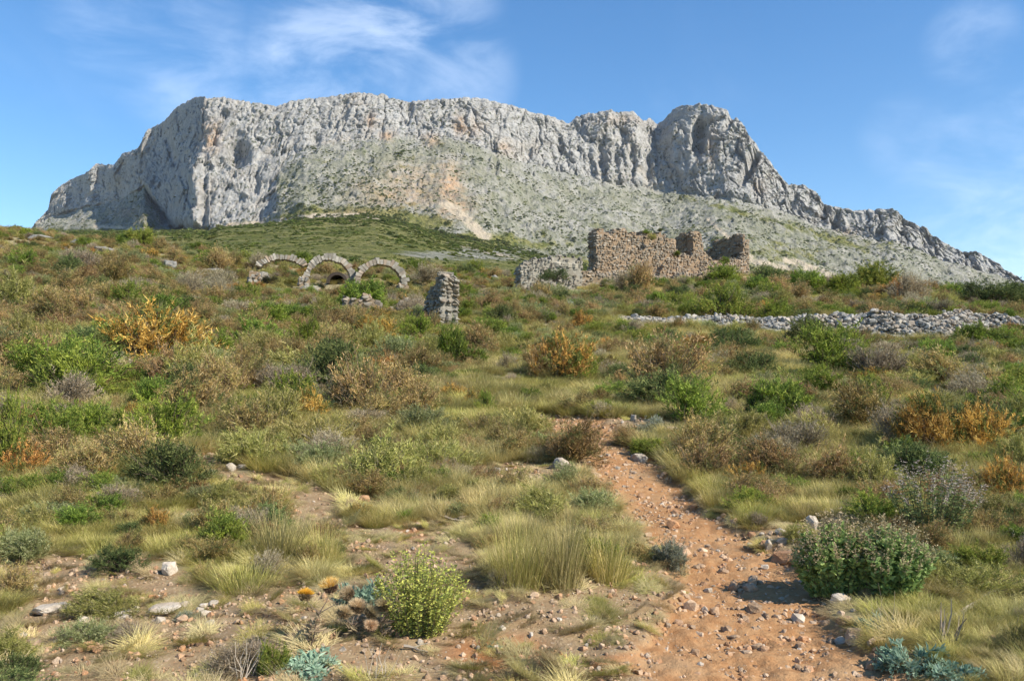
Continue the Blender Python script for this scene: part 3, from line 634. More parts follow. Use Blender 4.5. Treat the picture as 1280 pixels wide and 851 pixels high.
at('brown', 510, 524, 76, 58, 'brown withered shrub left of centre, its lower right half', parts=True, var=1)
at('rust', 470, 478, 60, 34, 'yellowish-brown shrub top rising behind the large brown shrub')
at('grey', 452, 536, 70, 30, 'grey twigs at the foot of the large brown shrub')
at('rust', 392, 528, 50, 46, 'orange-brown shrub left of the large brown one', var=0)
at('brown', 352, 526, 50, 34, 'dull brown shrub beside the orange-brown shrub at left of centre')
at('olive', 250, 486, 96, 62, 'yellow-green bush within the dark thicket of the left slope', parts=True)
at('brown', 205, 490, 76, 66, 'dark brown twiggy bush on the left side of the thicket', var=1)
at('brown', 285, 500, 80, 60, 'dark brown twiggy bush on the right side of the thicket', var=2)
at('dark', 240, 498, 70, 48, 'dark bush low in the middle of the thicket on the left slope')
at('green', 140, 446, 72, 44, 'bright green bush on the left slope above the brown thicket', var=0)
at('green', 186, 404, 84, 38, 'broad green bush high on the left slope', var=1)
at('green', 335, 412, 66, 34, 'green bush below the leftmost arch', var=2)
at('rust', 318, 398, 24, 24, 'small orange shrub tip above the green bush below the arches')
at('olive', 406, 442, 64, 48, 'olive green bush halfway between the pillar and the brown thicket')
at('green', 380, 440, 46, 38, 'green bush left of the olive one below the arches', var=0)
at('lime', 10, 592, 66, 92, 'bright yellow-green bush cut by the left edge', var=0)
at('rust', 22, 600, 56, 50, 'rusty twigs leaning out of the yellow-green bush at left edge')
at('green', 118, 562, 88, 64, 'mixed green bush on the near left slope', var=1)
at('grey', 70, 512, 80, 50, 'pale grey dry twigs above the near left green bush')
at('olive', 325, 580, 96, 60, 'dark grey-green grass-like bush left of centre, above the rubble strip', var=0)
at('sage', 395, 590, 80, 50, 'grey-green bush right of the dark grass-like bush', var=0)
at('brown', 60, 470, 90, 60, 'brown heather at the left on mid slope', var=1)
at('tussock', 650, 735, 96, 106, 'tall straw and green grass tussock left of the trail, left part of the group', var=4)
at('tussock', 702, 738, 110, 110, 'tall grass tussock in the middle of the group left of the trail', var=0)
at('tussock', 762, 728, 96, 92, 'yellow-green grass tussock at the right of the group, nearest the trail', var=2)
at('lime', 750, 716, 70, 40, 'low yellow-green herb at the foot of the tussocks by the trail')
at('grey', 628, 738, 40, 36, 'grey twiggy clump at the left foot of the tall tussocks')
at('olive', 690, 655, 130, 46, 'green-brown herb cushion behind the tall tussocks')
at('tussock', 345, 700, 120, 76, 'broad grass tussock left of centre with grey twigs below', var=0)
at('tussock', 398, 706, 90, 72, 'green grass tussock at the right end of the left-of-centre row', var=2)
at('tussock', 300, 744, 130, 56, 'low grass tussock in front of the broad tussocks left of centre', var=2)
at('brown', 372, 708, 60, 30, 'dry brown twigs inside the left-of-centre tussock row')
at('leafy', 522, 795, 116, 92, 'yellow-green leafy plant standing on the bare soil behind the thistles', var=0)
at('sage', 98, 806, 76, 38, 'low grey-green cushion on the pale stones at bottom left', var=0)
at('grey', 170, 800, 62, 30, 'small grey-brown cushion right of the grey-green one at bottom left')
at('olive', 140, 768, 110, 42, 'loose olive scrub behind the two cushions at bottom left')
at('dark', 10, 850, 64, 36, 'dark green cushion cut by the bottom left corner')
at('brown', 12, 748, 60, 48, 'brownish tuft at the left edge above the pale stones')
at('dark', 148, 716, 66, 38, 'dark green cushion on the rubble strip at left')
at('sage', 35, 700, 90, 46, 'pale grey-green herb at the left edge')
at('lavender', 232, 776, 44, 16, 'tiny silver-green cushion beside the pale stones at left')
at('dark', 495, 630, 60, 22, 'low dark mat at the upper end of the bare soil strip')
at('rosette', 385, 842, 100, 44, 'pale blue-green thistle leaves at the bottom, under the thistle stem')
at('lime', 340, 846, 44, 44, 'small yellow-green tuft beside the pale thistle leaves at the bottom')
at('grey', 300, 842, 90, 50, 'bare grey twigs at the bottom edge left of the thistle leaves')
at('rosette', 617, 808, 30, 16, 'tiny grey-green fern-like sprig on the red soil patch')
at('lime', 1095, 366, 66, 36, 'bright yellow-green bush crowning the ridge right of the ruins', var=1)
at('green', 1060, 372, 50, 30, 'green bush left of the bright one on the right ridge')
at('rust', 1128, 374, 56, 26, 'rust and green bush right of the bright one on the ridge')
at('green', 1192, 376, 34, 20, 'small bright green bush at the dip of the right ridge')
at('dark', 1240, 384, 90, 34, 'dark olive bush on the ridge close to the right edge')
at('green', 1276, 388, 46, 34, 'green bush on the ridge cut by the right edge')
at('dark', 962, 362, 46, 30, 'dark olive bush just right of the ruined wall')
at('green', 1010, 368, 50, 30, 'green bush on the ridge halfway to the bright one')
at('brown', 985, 374, 50, 28, 'reddish-brown bush between two green ones right of the ruins')
at('green', 806, 360, 40, 16, 'bright green bush at the foot of the ruined wall', var=0)
at('lime', 832, 359, 28, 12, 'yellowish bush right of the bright green one under the wall')
at('dark', 848, 372, 34, 16, 'dark bush in front of the ruined wall')
at('green', 720, 388, 26, 15, 'small dark green bush below the low ruin')
at('lavender', 712, 392, 20, 16, 'pale agave-like tuft beside the small bush below the low ruin')
at('green', 930, 398, 32, 12, 'green bush touching the upper edge of the rubble wall')
at('grey', 533, 356, 52, 26, 'bare grey leafless shrub between right arch and pillar')
at('rust', 470, 404, 60, 20, 'reddish bush on the terrace below the arches')
for q in ((352, 356, 50, 12, 'olive', 'olive scrub filling the foot of the leftmost arch'), (330, 358, 34, 14, 'brown', 'brown scrub hiding the left foot of the leftmost arch'), (388, 364, 30, 12, 'sage', 'grey-green scrub at the left foot of the middle arch'), (402, 362, 26, 9, 'brown', 'low brown scrub under the middle arch'),
          (446, 366, 34, 15, 'brown', 'rounded brown scrub where middle and right arches meet'), (486, 364, 26, 12, 'dark', 'dark scrub under the right arch'), (506, 366, 24, 12, 'olive', 'olive scrub at the right foot of the right arch'), (466, 366, 26, 8, 'olive', 'low olive scrub inside the left foot of the right arch')):
    at(q[4], q[0], q[1], q[2], q[3], q[5])

# ------------------------------------------------------------------ STONES
def hull(seed, n_=14, boxy=.5, jag=.0):
    rg = np.random.default_rng(seed); P_ = rg.normal(size=(n_, 3)); P_ = unit(P_)
    P_ = np.sign(P_)*np.abs(P_)**(1-boxy*.75); P_ /= np.abs(P_).max(0); P_ *= .5*rg.uniform(.82, 1, (n_, 1))
    bm = bmesh.new(); [bm.verts.new(tuple(q)) for q in P_]; r_ = bmesh.ops.convex_hull(bm, input=bm.verts)
    bmesh.ops.delete(bm, geom=list({g for g in r_['geom_interior']+r_['geom_unused'] if isinstance(g, bmesh.types.BMVert)}), context='VERTS')
    bmesh.ops.triangulate(bm, faces=bm.faces); bm.verts.index_update()
    V_ = np.array([v.co[:] for v in bm.verts]); F_ = np.array([[v.index for v in f.verts] for f in bm.faces]); bm.free(); return V_, F_
HB = [hull(i, 16, .75) for i in range(300, 308)]       # squared blocks
HR = [hull(i, 22, .25) for i in range(320, 330)]       # loose rocks
def rock_big(seed):                                    # a finer rock for the stones near the camera
    V_, F_ = hull(seed, 26, .35); bm = bmesh.new(); vs_ = [bm.verts.new(tuple(q)) for q in V_]
    for f in F_: bm.faces.new([vs_[i] for i in f])
    bmesh.ops.bevel(bm, geom=list(bm.edges), offset=.02, segments=1, affect='EDGES')
    bmesh.ops.triangulate(bm, faces=bm.faces); bmesh.ops.subdivide_edges(bm, edges=bm.edges, cuts=2); bmesh.ops.triangulate(bm, faces=bm.faces)
    bm.verts.index_update(); V_ = np.array([v.co[:] for v in bm.verts]); F_ = np.array([[v.index for v in f.verts] for f in bm.faces]); bm.free()
    V_ = V_*(1+.10*fbm(V_[:, 0]*4+seed, V_[:, 1]*4, V_[:, 2]*4, 4, .6)[:, None]); return V_, F_
BIG = [rock_big(i) for i in range(340, 347)]
_mc = {}
def smesh(kind, i, mat, name='stone'):
    key = (kind, i, mat.name)
    if key not in _mc:
        src = {'b': HB, 'r': HR, 'g': BIG}[kind]; V_, F_ = src[i % len(src)]; _mc[key] = mesh_np(name, V_, F_, mat, smooth=False)
    return _mc[key]
def stones(root, lst, mat, kind='b', nmax=300, pname='stone', rest='small_stones'):
    """lst of (x,y,z,rx,ry,rz,sx,sy,sz) in the root's frame"""
    src = {'b': HB, 'r': HR, 'g': BIG}[kind]
    lst = sorted(lst, key=lambda q: -q[6]*q[8]); Vs, Fs, o = [], [], 0
    for i, q in enumerate(lst):
        k = i % len(src)
        if i < nmax: link(pname, smesh(kind, k, mat, pname), root, q[0:3], q[3:6], q[6:9]); continue
        from mathutils import Euler
        M_ = np.array(Euler(q[3:6]).to_matrix()); V_, F_ = src[k]; V2 = (V_*np.array(q[6:9]))@M_.T+np.array(q[0:3]); Vs.append(V2); Fs.append(F_+o); o += len(V2)
    if Vs: tag(link(rest, mesh_np(rest, np.vstack(Vs), np.vstack(Fs), mat), root), kind='stuff')
ru = random.uniform
def core_mesh(name, cells, ds, dz, th, mat, parent, jit=.05):
    """cells: set of (i,j) solid; a ragged slab of cells, thickness th centred on local y=0"""
    idx, V_, F_ = {}, [], []
    def vid(i, j, s):
        k = (i, j, s)
        if k not in idx:
            rr = random.Random(hash((i, j, s))); idx[k] = len(V_)
            V_.append((i*ds+rr.uniform(-jit, jit), s*th/2+rr.uniform(-jit, jit)*.6, j*dz+rr.uniform(-jit, jit)))
        return idx[k]
    for (i, j) in cells:
        F_.append((vid(i, j, -1), vid(i+1, j, -1), vid(i+1, j+1, -1), vid(i, j+1, -1)))
        F_.append((vid(i+1, j, 1), vid(i, j, 1), vid(i, j+1, 1), vid(i+1, j+1, 1)))
        for (di, dj, a, b) in ((-1, 0, (i, j), (i, j+1)), (1, 0, (i+1, j+1), (i+1, j)), (0, -1, (i+1, j), (i, j)), (0, 1, (i, j+1), (i+1, j+1))):
            if (i+di, j+dj) not in cells: F_.append((vid(*a, -1), vid(*b, -1), vid(*b, 1), vid(*a, 1)))
    return link(name, mesh_np(name, V_, F_, mat), parent)
def masonry(root, L, th, top, bot, solid, mat, cmat, sw=(.13, .42), ch=.18, nmax=300, off=(0, 0), part_root=None, name='wall_core', back=True):
    """a slab of masonry along local +x of root (offset off), front face towards local -y"""
    pr = root if off == (0, 0) else root
    ds, dz = .22, .2; cells = set(); zmin = min(bot(s) for s in np.linspace(0, L, 9)); zmax = max(top(s) for s in np.linspace(0, L, 60))
    for i in range(int(L/ds)):
        for j in range(int(math.floor(zmin/dz)), int(zmax/dz)+1):
            s, z_ = (i+.5)*ds, (j+.5)*dz
            if bot(s) <= z_ <= top(s)-.08 and solid(s, z_): cells.add((i, j))
    c_ = core_mesh(name, cells, ds, dz, th-.06, cmat, root); c_.location = (off[0], off[1], 0)
    lst = []
    inside = lambda s, z_: (int(math.floor(s/ds)), int(math.floor(z_/dz))) in cells
    z_ = zmin
    while z_ < zmax+.2:
        h = ch*ru(.65, 1.3); s = -ru(0, .2)
        while s < L+.2:
            w2 = ru(*sw); sc, zc_ = s+w2/2, z_+h/2
            if inside(sc, zc_):
                zz_ = zc_+ru(-.04, .04)
                if random.random() < .90: lst.append((sc, -th/2+ru(.02, .10), zz_, ru(-.15, .15), ru(-.30, .30), ru(-.15, .15), w2*ru(.9, 1.12), ru(.20, .34), h*ru(.85, 1.3)))
                if back and random.random() < .5*back: lst.append((sc, th/2-ru(.0, .07), zz_, 0, ru(-.1, .1), ru(-.1, .1), w2, .25, h))
                for sg in (-1, 1):
                    if not inside(sc+sg*(w2*.5+ds*.6), zc_):       # an end or a jamb: stones across the thickness
                        for k in range(int(th/.3)):
                            lst.append((sc+sg*w2*.35+ru(-.03, .03), -th/2+.2+k*(th-.3)/max(1, int(th/.3)-1), zc_+ru(-.05, .05), ru(-.1, .1), ru(-.1, .1), ru(-.1, .1), .26, .3, h*1.1))
                if not inside(sc, zc_+h*1.1):
                    for k in range(int(th/.3)):
                        if random.random() < .8: lst.append((sc+ru(-.05, .05), -th/2+.15+k*.3, zc_+h*.5+ru(-.05, .08), ru(-.3, .3), ru(-.3, .3), ru(0, 3), .3, .3, h))
            s += w2
        z_ += h
    lst = [(q[0]+off[0], q[1]+off[1])+q[2:] for q in lst]
    return lst
wx = lambda u_, Y: (u_-640)/F*Y
wz = lambda v_, Y: CZ+(EYE-v_)/F*Y
hg = lambda x, y: float(height(x, y))

# --- the ruined wall: a long lit face with two breaches and a cross wall
YAW = R(30); Y0 = 64.0; X0 = wx(741, Y0)
ca, sa = math.cos(YAW), math.sin(YAW)
def s_of_u(u_): k = (u_-640)/F; return (k*Y0-X0)/(ca-k*sa)
Lw = s_of_u(932); zref = hg(X0, Y0)
root = empty('ruined_wall', (X0, Y0, 0), (0, 0, YAW))
tag(root, 'roofless ruined stone building wall with two breaches on the crest right of centre', 'ruin')
def Yof(s): return Y0+s*sa
PT = [(741, 289), (748, 286), (752, 290), (757, 293), (763, 288), (775, 287), (779, 292), (788, 290), (792, 294), (800, 289), (808, 290), (812, 295), (818, 290), (826, 294), (832, 299), (840, 297), (842, 304), (849, 303), (857, 292), (862, 288), (867, 289), (871, 294), (873, 305), (880, 310), (888, 325), (897, 325), (903, 306), (906, 296), (912, 291), (923, 292), (930, 300), (933, 318)]
def topz(s):
    uu = 640+F*(X0+s*ca)/Yof(s); return wz(np.interp(uu, [a for a, b in PT], [b for a, b in PT]), Yof(s))+.05*math.sin(s*9)+.05*math.sin(s*23)
def botz(s): return hg(X0+s*ca, Yof(s))-.5
sa1, sb1, sb2 = s_of_u(840), s_of_u(860), s_of_u(862)
def solid(s, z_):
    v_ = EYE-F*(z_-CZ)/Yof(s)
    if sa1 < s < sb1 and v_ < 321+2*math.sin(s*7): return False
    if s_of_u(873) < s < s_of_u(923) and v_ < 325-10*max(0, (s_of_u(884)-s)/(s_of_u(884)-s_of_u(873))): return False
    return True
lst = masonry(root, Lw, 1.0, topz, botz, solid, M_mason, M_mortar, name='wall_core')
stones(root, lst, M_mason)
# cross walls running back from the face (their shaded left sides show in the breaches)
for (s0, dpt, vt, nm) in ((sb1+.35, 2.0, 290, 'cross_wall'), (s_of_u(929), 4.6, 292, 'cross_wall')):
    cx, cy = X0+s0*ca, Yof(s0)
    c_ = empty('cross_wall', (s0, .4, 0), (0, 0, R(90)))
    c_.parent = root
    zt = wz(vt, cy)
    lst = masonry(c_, dpt, .8, lambda s: zt-.10*s+.12*math.sin(s*5)-(.5 if s > dpt*.6 else 0), lambda s: hg(cx-s*sa, cy+s*ca)-.5, lambda s, z_: True, M_mason, M_mortar, name='core')
    stones(c_, lst, M_mason, nmax=60)
# --- the low plastered ruin left of it
Yl = 59.0; xl = wx(648, Yl)
root = empty('low_ruin', (xl, Yl, 0), (0, 0, R(14)))
tag(root, 'low ruined wall with pale plaster top, left of the tall ruined wall', 'ruin')
Ll = (wx(724, Yl)-xl)/math.cos(R(14))*1.03
tl = lambda s: wz(np.interp(s/Ll, [0, .1, .25, .45, .55, 1], [334, 328, 326, 323, 321, 321]), Yl)+.05*math.sin(s*8)
lst = masonry(root, Ll, 1.3, tl, lambda s: hg(xl+s, Yl)-.6, lambda s, z_: True, M_grey, M_plaster, sw=(.14, .40), ch=.18)
lst = [q for q in lst if not (Ll*.5 < q[0] < Ll*1.1 and q[2] > tl(q[0])-1.2 and random.random() < .75)]
stones(root, lst, M_grey, nmax=220)
bm = bmesh.new(); bmesh.ops.create_grid(bm, x_segments=14, y_segments=5, size=.5)
for v in bm.verts: v.co.z = .07*random.random()-.15*(abs(v.co.y) > .4)-.1*(abs(v.co.x) > .46); v.co.x += ru(-.04, .04); v.co.y += ru(-.05, .05)
r_ = bmesh.ops.extrude_face_region(bm, geom=bm.faces[:]); [setattr(v.co, 'z', v.co.z-.18) for v in r_['geom'] if isinstance(v, bmesh.types.BMVert)]
bmesh.ops.recalc_face_normals(bm, faces=bm.faces); me = bpy.data.meshes.new('plaster_top'); bm.to_mesh(me); bm.free(); me.materials.append(M_plaster)
link('plaster_top', me, root, (Ll*.74, .1, tl(Ll*.7)-.12), (R(10), R(1), 0), (Ll*.50, 1.7, 1.4))
# --- reddish footing wall in front of the tall wall
Yr = 60.5; xr = wx(722, Yr)
root = empty('footing_wall', (xr, Yr, 0), (0, 0, R(26)))
tag(root, 'long low reddish rubble footing below the tall ruined wall', 'wall')
Lr = 14.5
tr = lambda s: np.interp(s, [0, 1, 4, 8, 14.5], [wz(339, Yr), wz(340, Yr), wz(345, Yr+1.7), wz(345, Yr+3.5), wz(344, Yr+6.3)])+.12*math.sin(s*3)+.06*math.sin(s*11)
lst = masonry(root, Lr, .9, tr, lambda s: hg(xr+s*.9, Yr+s*.44)-.4, lambda s, z_: True, M_mason, M_mortar, sw=(.18, .4), ch=.2, nmax=200)
stones(root, lst, M_mason, nmax=200)
# --- tilted stone pillar
Yp = ray_ground(556, 409)[1]; xp = wx(571, Yp)
PT2 = R(34); root = empty('stone_pillar', (xp-.42*math.cos(PT2), Yp-.0, 0), (0, 0, PT2+R(90)))
tag(root, 'broken grey stone pillar with pointed top and shaded left side, below the arches', 'ruin')
tz_ = lambda v_: wz(v_, Yp)
lst = masonry(root, 1.75, .98, lambda s: tz_(np.interp(s, [0, .25, .4, .6, .75, 1.3, 1.75], [352, 349, 337, 338, 352, 362, 374])), lambda s: hg(xp, Yp)-.6, lambda s, z_: True, M_grey, M_grey, sw=(.12, .34), ch=.15, name='wall_core', back=2)
zb_ = hg(xp, Yp); tp = lambda z_: 1-.30*max(0, (z_-zb_)/2.4)**1.3; lean = lambda z_: -.05*max(0, z_-zb_)
lst = [(q[0]*tp(q[2]), q[1]*tp(q[2])+lean(q[2]), q[2]+ru(-.04, .04), q[3]+ru(-.3, .3), q[4]+ru(-.3, .3), q[5]+ru(-.3, .3), q[6]*ru(.8, 1.15), q[7]*ru(.8, 1.1), q[8]*ru(.8, 1.2)) for q in lst]
for c_ in root.children:
    for v in c_.data.vertices: v.co.x *= tp(v.co.z); v.co.y = v.co.y*tp(v.co.z)*.94+lean(v.co.z)
stones(root, lst, M_grey, nmax=300)
# --- rubble terrace below the arches
Yt = ray_ground(480, 394)[1]; xt = wx(432, Yt)
root = empty('terrace_wall', (xt, Yt, 0), (0, 0, R(8)))
tag(root, 'low lit terrace wall of rubble between the arches and the pillar', 'wall')
Lt = (wx(528, Yt)-xt)
lst = masonry(root, Lt, .8, lambda s: wz(375, Yt)+.16*math.sin(s*2.2)+.10*math.sin(s*7)-.25*(abs(s-Lt*.55) < .5), lambda s: hg(xt+s, Yt)-.4, lambda s, z_: True, M_mason, M_mortar, sw=(.2, .45), ch=.2)
stones(root, lst, M_mason, nmax=150)
# --- three arches
Ya = 57.0
def arch(u0, u1, vtop, vspring, label, a0=0, a1=180, pier_l=True, pier_r=True, thick=.38, yaw=16):
    sc = Ya/F; W_ = (u1-u0)*sc/math.cos(R(yaw)); cx = wx((u0+u1)/2, Ya); zs = wz(vspring, Ya); Hh = wz(vtop, Ya)-zs
    root = empty('stone_arch', (cx, Ya, zs), (0, 0, R(yaw))); tag(root, label, 'arch', 'stone arches in a row on the crest')
    ro, ri, rz = W_/2, W_/2-thick, Hh; n_ = 21; dp = .85; sk = (rz-thick)/ri
    for k in range(n_):
        t0, t1 = math.radians(a0+(a1-a0)*k/n_), math.radians(a0+(a1-a0)*(k+1)/n_); g = .004+.01*random.random()
        V_ = []; jo = ru(-.08, .12); ji = ru(-.04, .05)
        for t_ in (t0+g, t1-g):
            for (r_, zz_) in ((ri+ji, rz-thick+ji), (ro+jo, rz+jo)):
                for yy_ in (-dp/2+ru(-.03, .03), dp/2): V_.append((-r_*math.cos(t_)+ru(-.03, .03), yy_, zz_*math.sin(t_)+ru(-.03, .03)))
        F_ = [(0, 2, 3, 1), (4, 5, 7, 6), (0, 1, 5, 4), (2, 6, 7, 3), (0, 4, 6, 2), (1, 3, 7, 5)]
        link('voussoir', mesh_np('voussoir', V_, F_, M_arch), root)
    bm_ = bmesh.new()     # mortar ring inside the stones
    vr = [[bm_.verts.new((-r_*math.cos(R(a0+(a1-a0)*k/30)), yy_, z2*math.sin(R(a0+(a1-a0)*k/30)))) for (r_, z2, yy_) in ((ri+.04, rz-thick+.04, -dp/2+.04), (ro-.05, rz-.05, -dp/2+.04), (ro-.05, rz-.05, dp/2-.04), (ri+.04, rz-thick+.04, dp/2-.04))] for k in range(31)]
    for A, B in zip(vr[:-1], vr[1:]):
        for q in range(4): bm_.faces.new((A[q], A[(q+1) % 4], B[(q+1) % 4], B[q]))
    me_ = bpy.data.meshes.new('arch_mortar'); bm_.to_mesh(me_); bm_.free(); me_.materials.append(M_mortar); link('arch_mortar', me_, root)
    for on, sg in ((pier_l, -1), (pier_r, 1)):
        if not on: continue
        pr = empty('pier', (sg*(ro-thick*.5)-.42, 0, 0)); pr.parent = root
        gz = hg(cx+sg*ro, Ya)-zs-.4
        l2 = masonry(pr, .84, .95, lambda s: .12, lambda s: gz, lambda s, z_: True, M_mason, M_mortar, sw=(.22, .42), ch=.22, name='pier_core')
        stones(pr, l2, M_arch, nmax=60)
    return root
arch(320, 386, 319, 342, 'leftmost low arch, broken and half buried, with a thin crown', a0=22, a1=150, pier_l=True, pier_r=False, thick=.34)
arch(381, 443, 319, 351, 'middle stone arch, the tallest, with the dark vault opening behind it')
arch(444, 508, 324, 356, 'right stone arch, next to the bare grey shrub', thick=.40)
# vault opening behind the middle arch
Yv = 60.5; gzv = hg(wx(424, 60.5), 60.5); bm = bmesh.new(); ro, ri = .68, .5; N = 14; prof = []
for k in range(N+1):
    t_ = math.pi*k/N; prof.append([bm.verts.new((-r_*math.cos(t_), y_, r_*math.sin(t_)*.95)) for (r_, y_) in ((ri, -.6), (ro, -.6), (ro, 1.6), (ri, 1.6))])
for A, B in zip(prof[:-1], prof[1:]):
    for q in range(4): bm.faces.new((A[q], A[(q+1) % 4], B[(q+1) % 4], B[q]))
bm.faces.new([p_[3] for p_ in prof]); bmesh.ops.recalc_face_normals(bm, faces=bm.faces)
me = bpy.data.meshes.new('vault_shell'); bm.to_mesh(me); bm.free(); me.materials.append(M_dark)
root = empty('vault_opening', (wx(424, Yv), Yv, gzv-.1), (0, 0, R(-4)), (1.15, 1, 1.25)); tag(root, 'small dark vaulted cistern mouth seen through the middle arch', 'vault'); link('vault_shell', me, root)
# small plants rooted on the masonry
for (u_, v_, Y_, w_, h_, k, lb) in [(808, 291, 65.9, .7, .35, 'green', 'green tuft growing on the tall wall, near the middle of its top'), (772, 289, 64.9, .5, .25, 'dark', 'small dark tuft on the left part of the tall wall top'), (825, 289, 66.5, .5, .3, 'dark', 'dark tuft on the tall wall top just before the first breach'),
                            (813, 301, 65.9, .55, .7, 'olive', 'yellowish plant hanging on the face of the tall wall'), (846, 321, 66.4, 1.0, .5, 'green', 'green plant in the first breach of the tall wall'), (903, 330, 68.5, 1.0, .55, 'lime', 'bright green plant in the second breach of the tall wall'),
                            (694, 351, 57.9, 1.9, .9, 'dark', 'dark green bush against the face of the low plastered ruin')]:
    plant(k, wx(u_, Y_), Y_-.55 if v_ > 300 else Y_, w_, h_, lb, z=wz(v_, Y_)-.05, parts=False, dep=.5)
# --- collapsed rubble wall on the right
base = [ray_ground(a, b) for a, b in ((775, 407), (840, 410), (900, 412), (1000, 418), (1080, 424), (1140, 430), (1200, 424), (1260, 420), (1330, 424))]
topv = np.interp([775, 840, 900, 1000, 1080, 1140, 1200, 1260, 1330], [775, 900, 1000, 1100, 1180, 1280, 1330], [400, 393, 393, 386, 381, 388, 392])
bx_, by_ = [b[0] for b in base], [b[1] for b in base]
root = empty('rubble_wall', (0, 0, 0)); tag(root, 'long collapsed dry stone wall of grey-white rubble across the right slope', 'wall')
lst = []
for i in range(3400):
    q = random.random()**.8*(len(base)-1.001); k = int(q); f_ = q-k; X_, Y_ = bx_[k]*(1-f_)+bx_[k+1]*f_, by_[k]*(1-f_)+by_[k+1]*f_; tv = topv[k]*(1-f_)+topv[k+1]*f_
    Ht = min(1, .35+q*.45)*.68*min(1.15, max(.25, wz(tv, Y_+1.6)-hg(X_, Y_+1.6)))*(1.1+.3*pn(q*2.3, 1.7)); d_ = random.random()*3.0; hh = Ht*math.sin(min(1, d_/1.8)*math.pi/2)*(1 if d_ < 2.2 else .7)
    if q < .8 and random.random() < .3: continue
    w2 = ru(.09, .34)*(1 if random.random() < .85 else 1.6)*.85
    xx, yy = X_+ru(-.2, .2)-d_*.2, Y_+d_; lst.append((xx, yy, hg(xx, yy)+hh*ru(.80, 1.05)-.05, ru(-.6, .6), ru(-.6, .6), ru(0, 3.1), w2, w2*ru(.6, 1), w2*ru(.4, .8)))
stones(root, lst, M_lime, 'r', 300)
bankV, bankF = [], []
for q in np.linspace(0, len(base)-1.001, 120):
    k = int(q); f_ = q-k; X_, Y_ = bx_[k]*(1-f_)+bx_[k+1]*f_, by_[k]*(1-f_)+by_[k+1]*f_; tv = topv[k]*(1-f_)+topv[k+1]*f_
    Ht = min(1, .35+q*.45)*.62*min(1.15, max(.25, wz(tv, Y_+1.6)-hg(X_, Y_+1.6)))
    for d_ in (-.1, .5, 1.1, 1.8, 2.5, 3.2, 3.8):
        xx, yy = X_-d_*.2, Y_+d_; bankV.append((xx, yy, hg(xx, yy)-.08+(Ht*.8*math.sin(min(1, d_/1.8)*math.pi/2)*(1 if d_ < 2.6 else max(0, (3.8-d_)/1.2)) if d_ > 0 else 0)+.05*pn(xx*3, yy*3, 1.0)))
link('rubble_core', mesh_np('rubble_core', np.array(bankV), grid_faces(120, 7), M_lime), root)

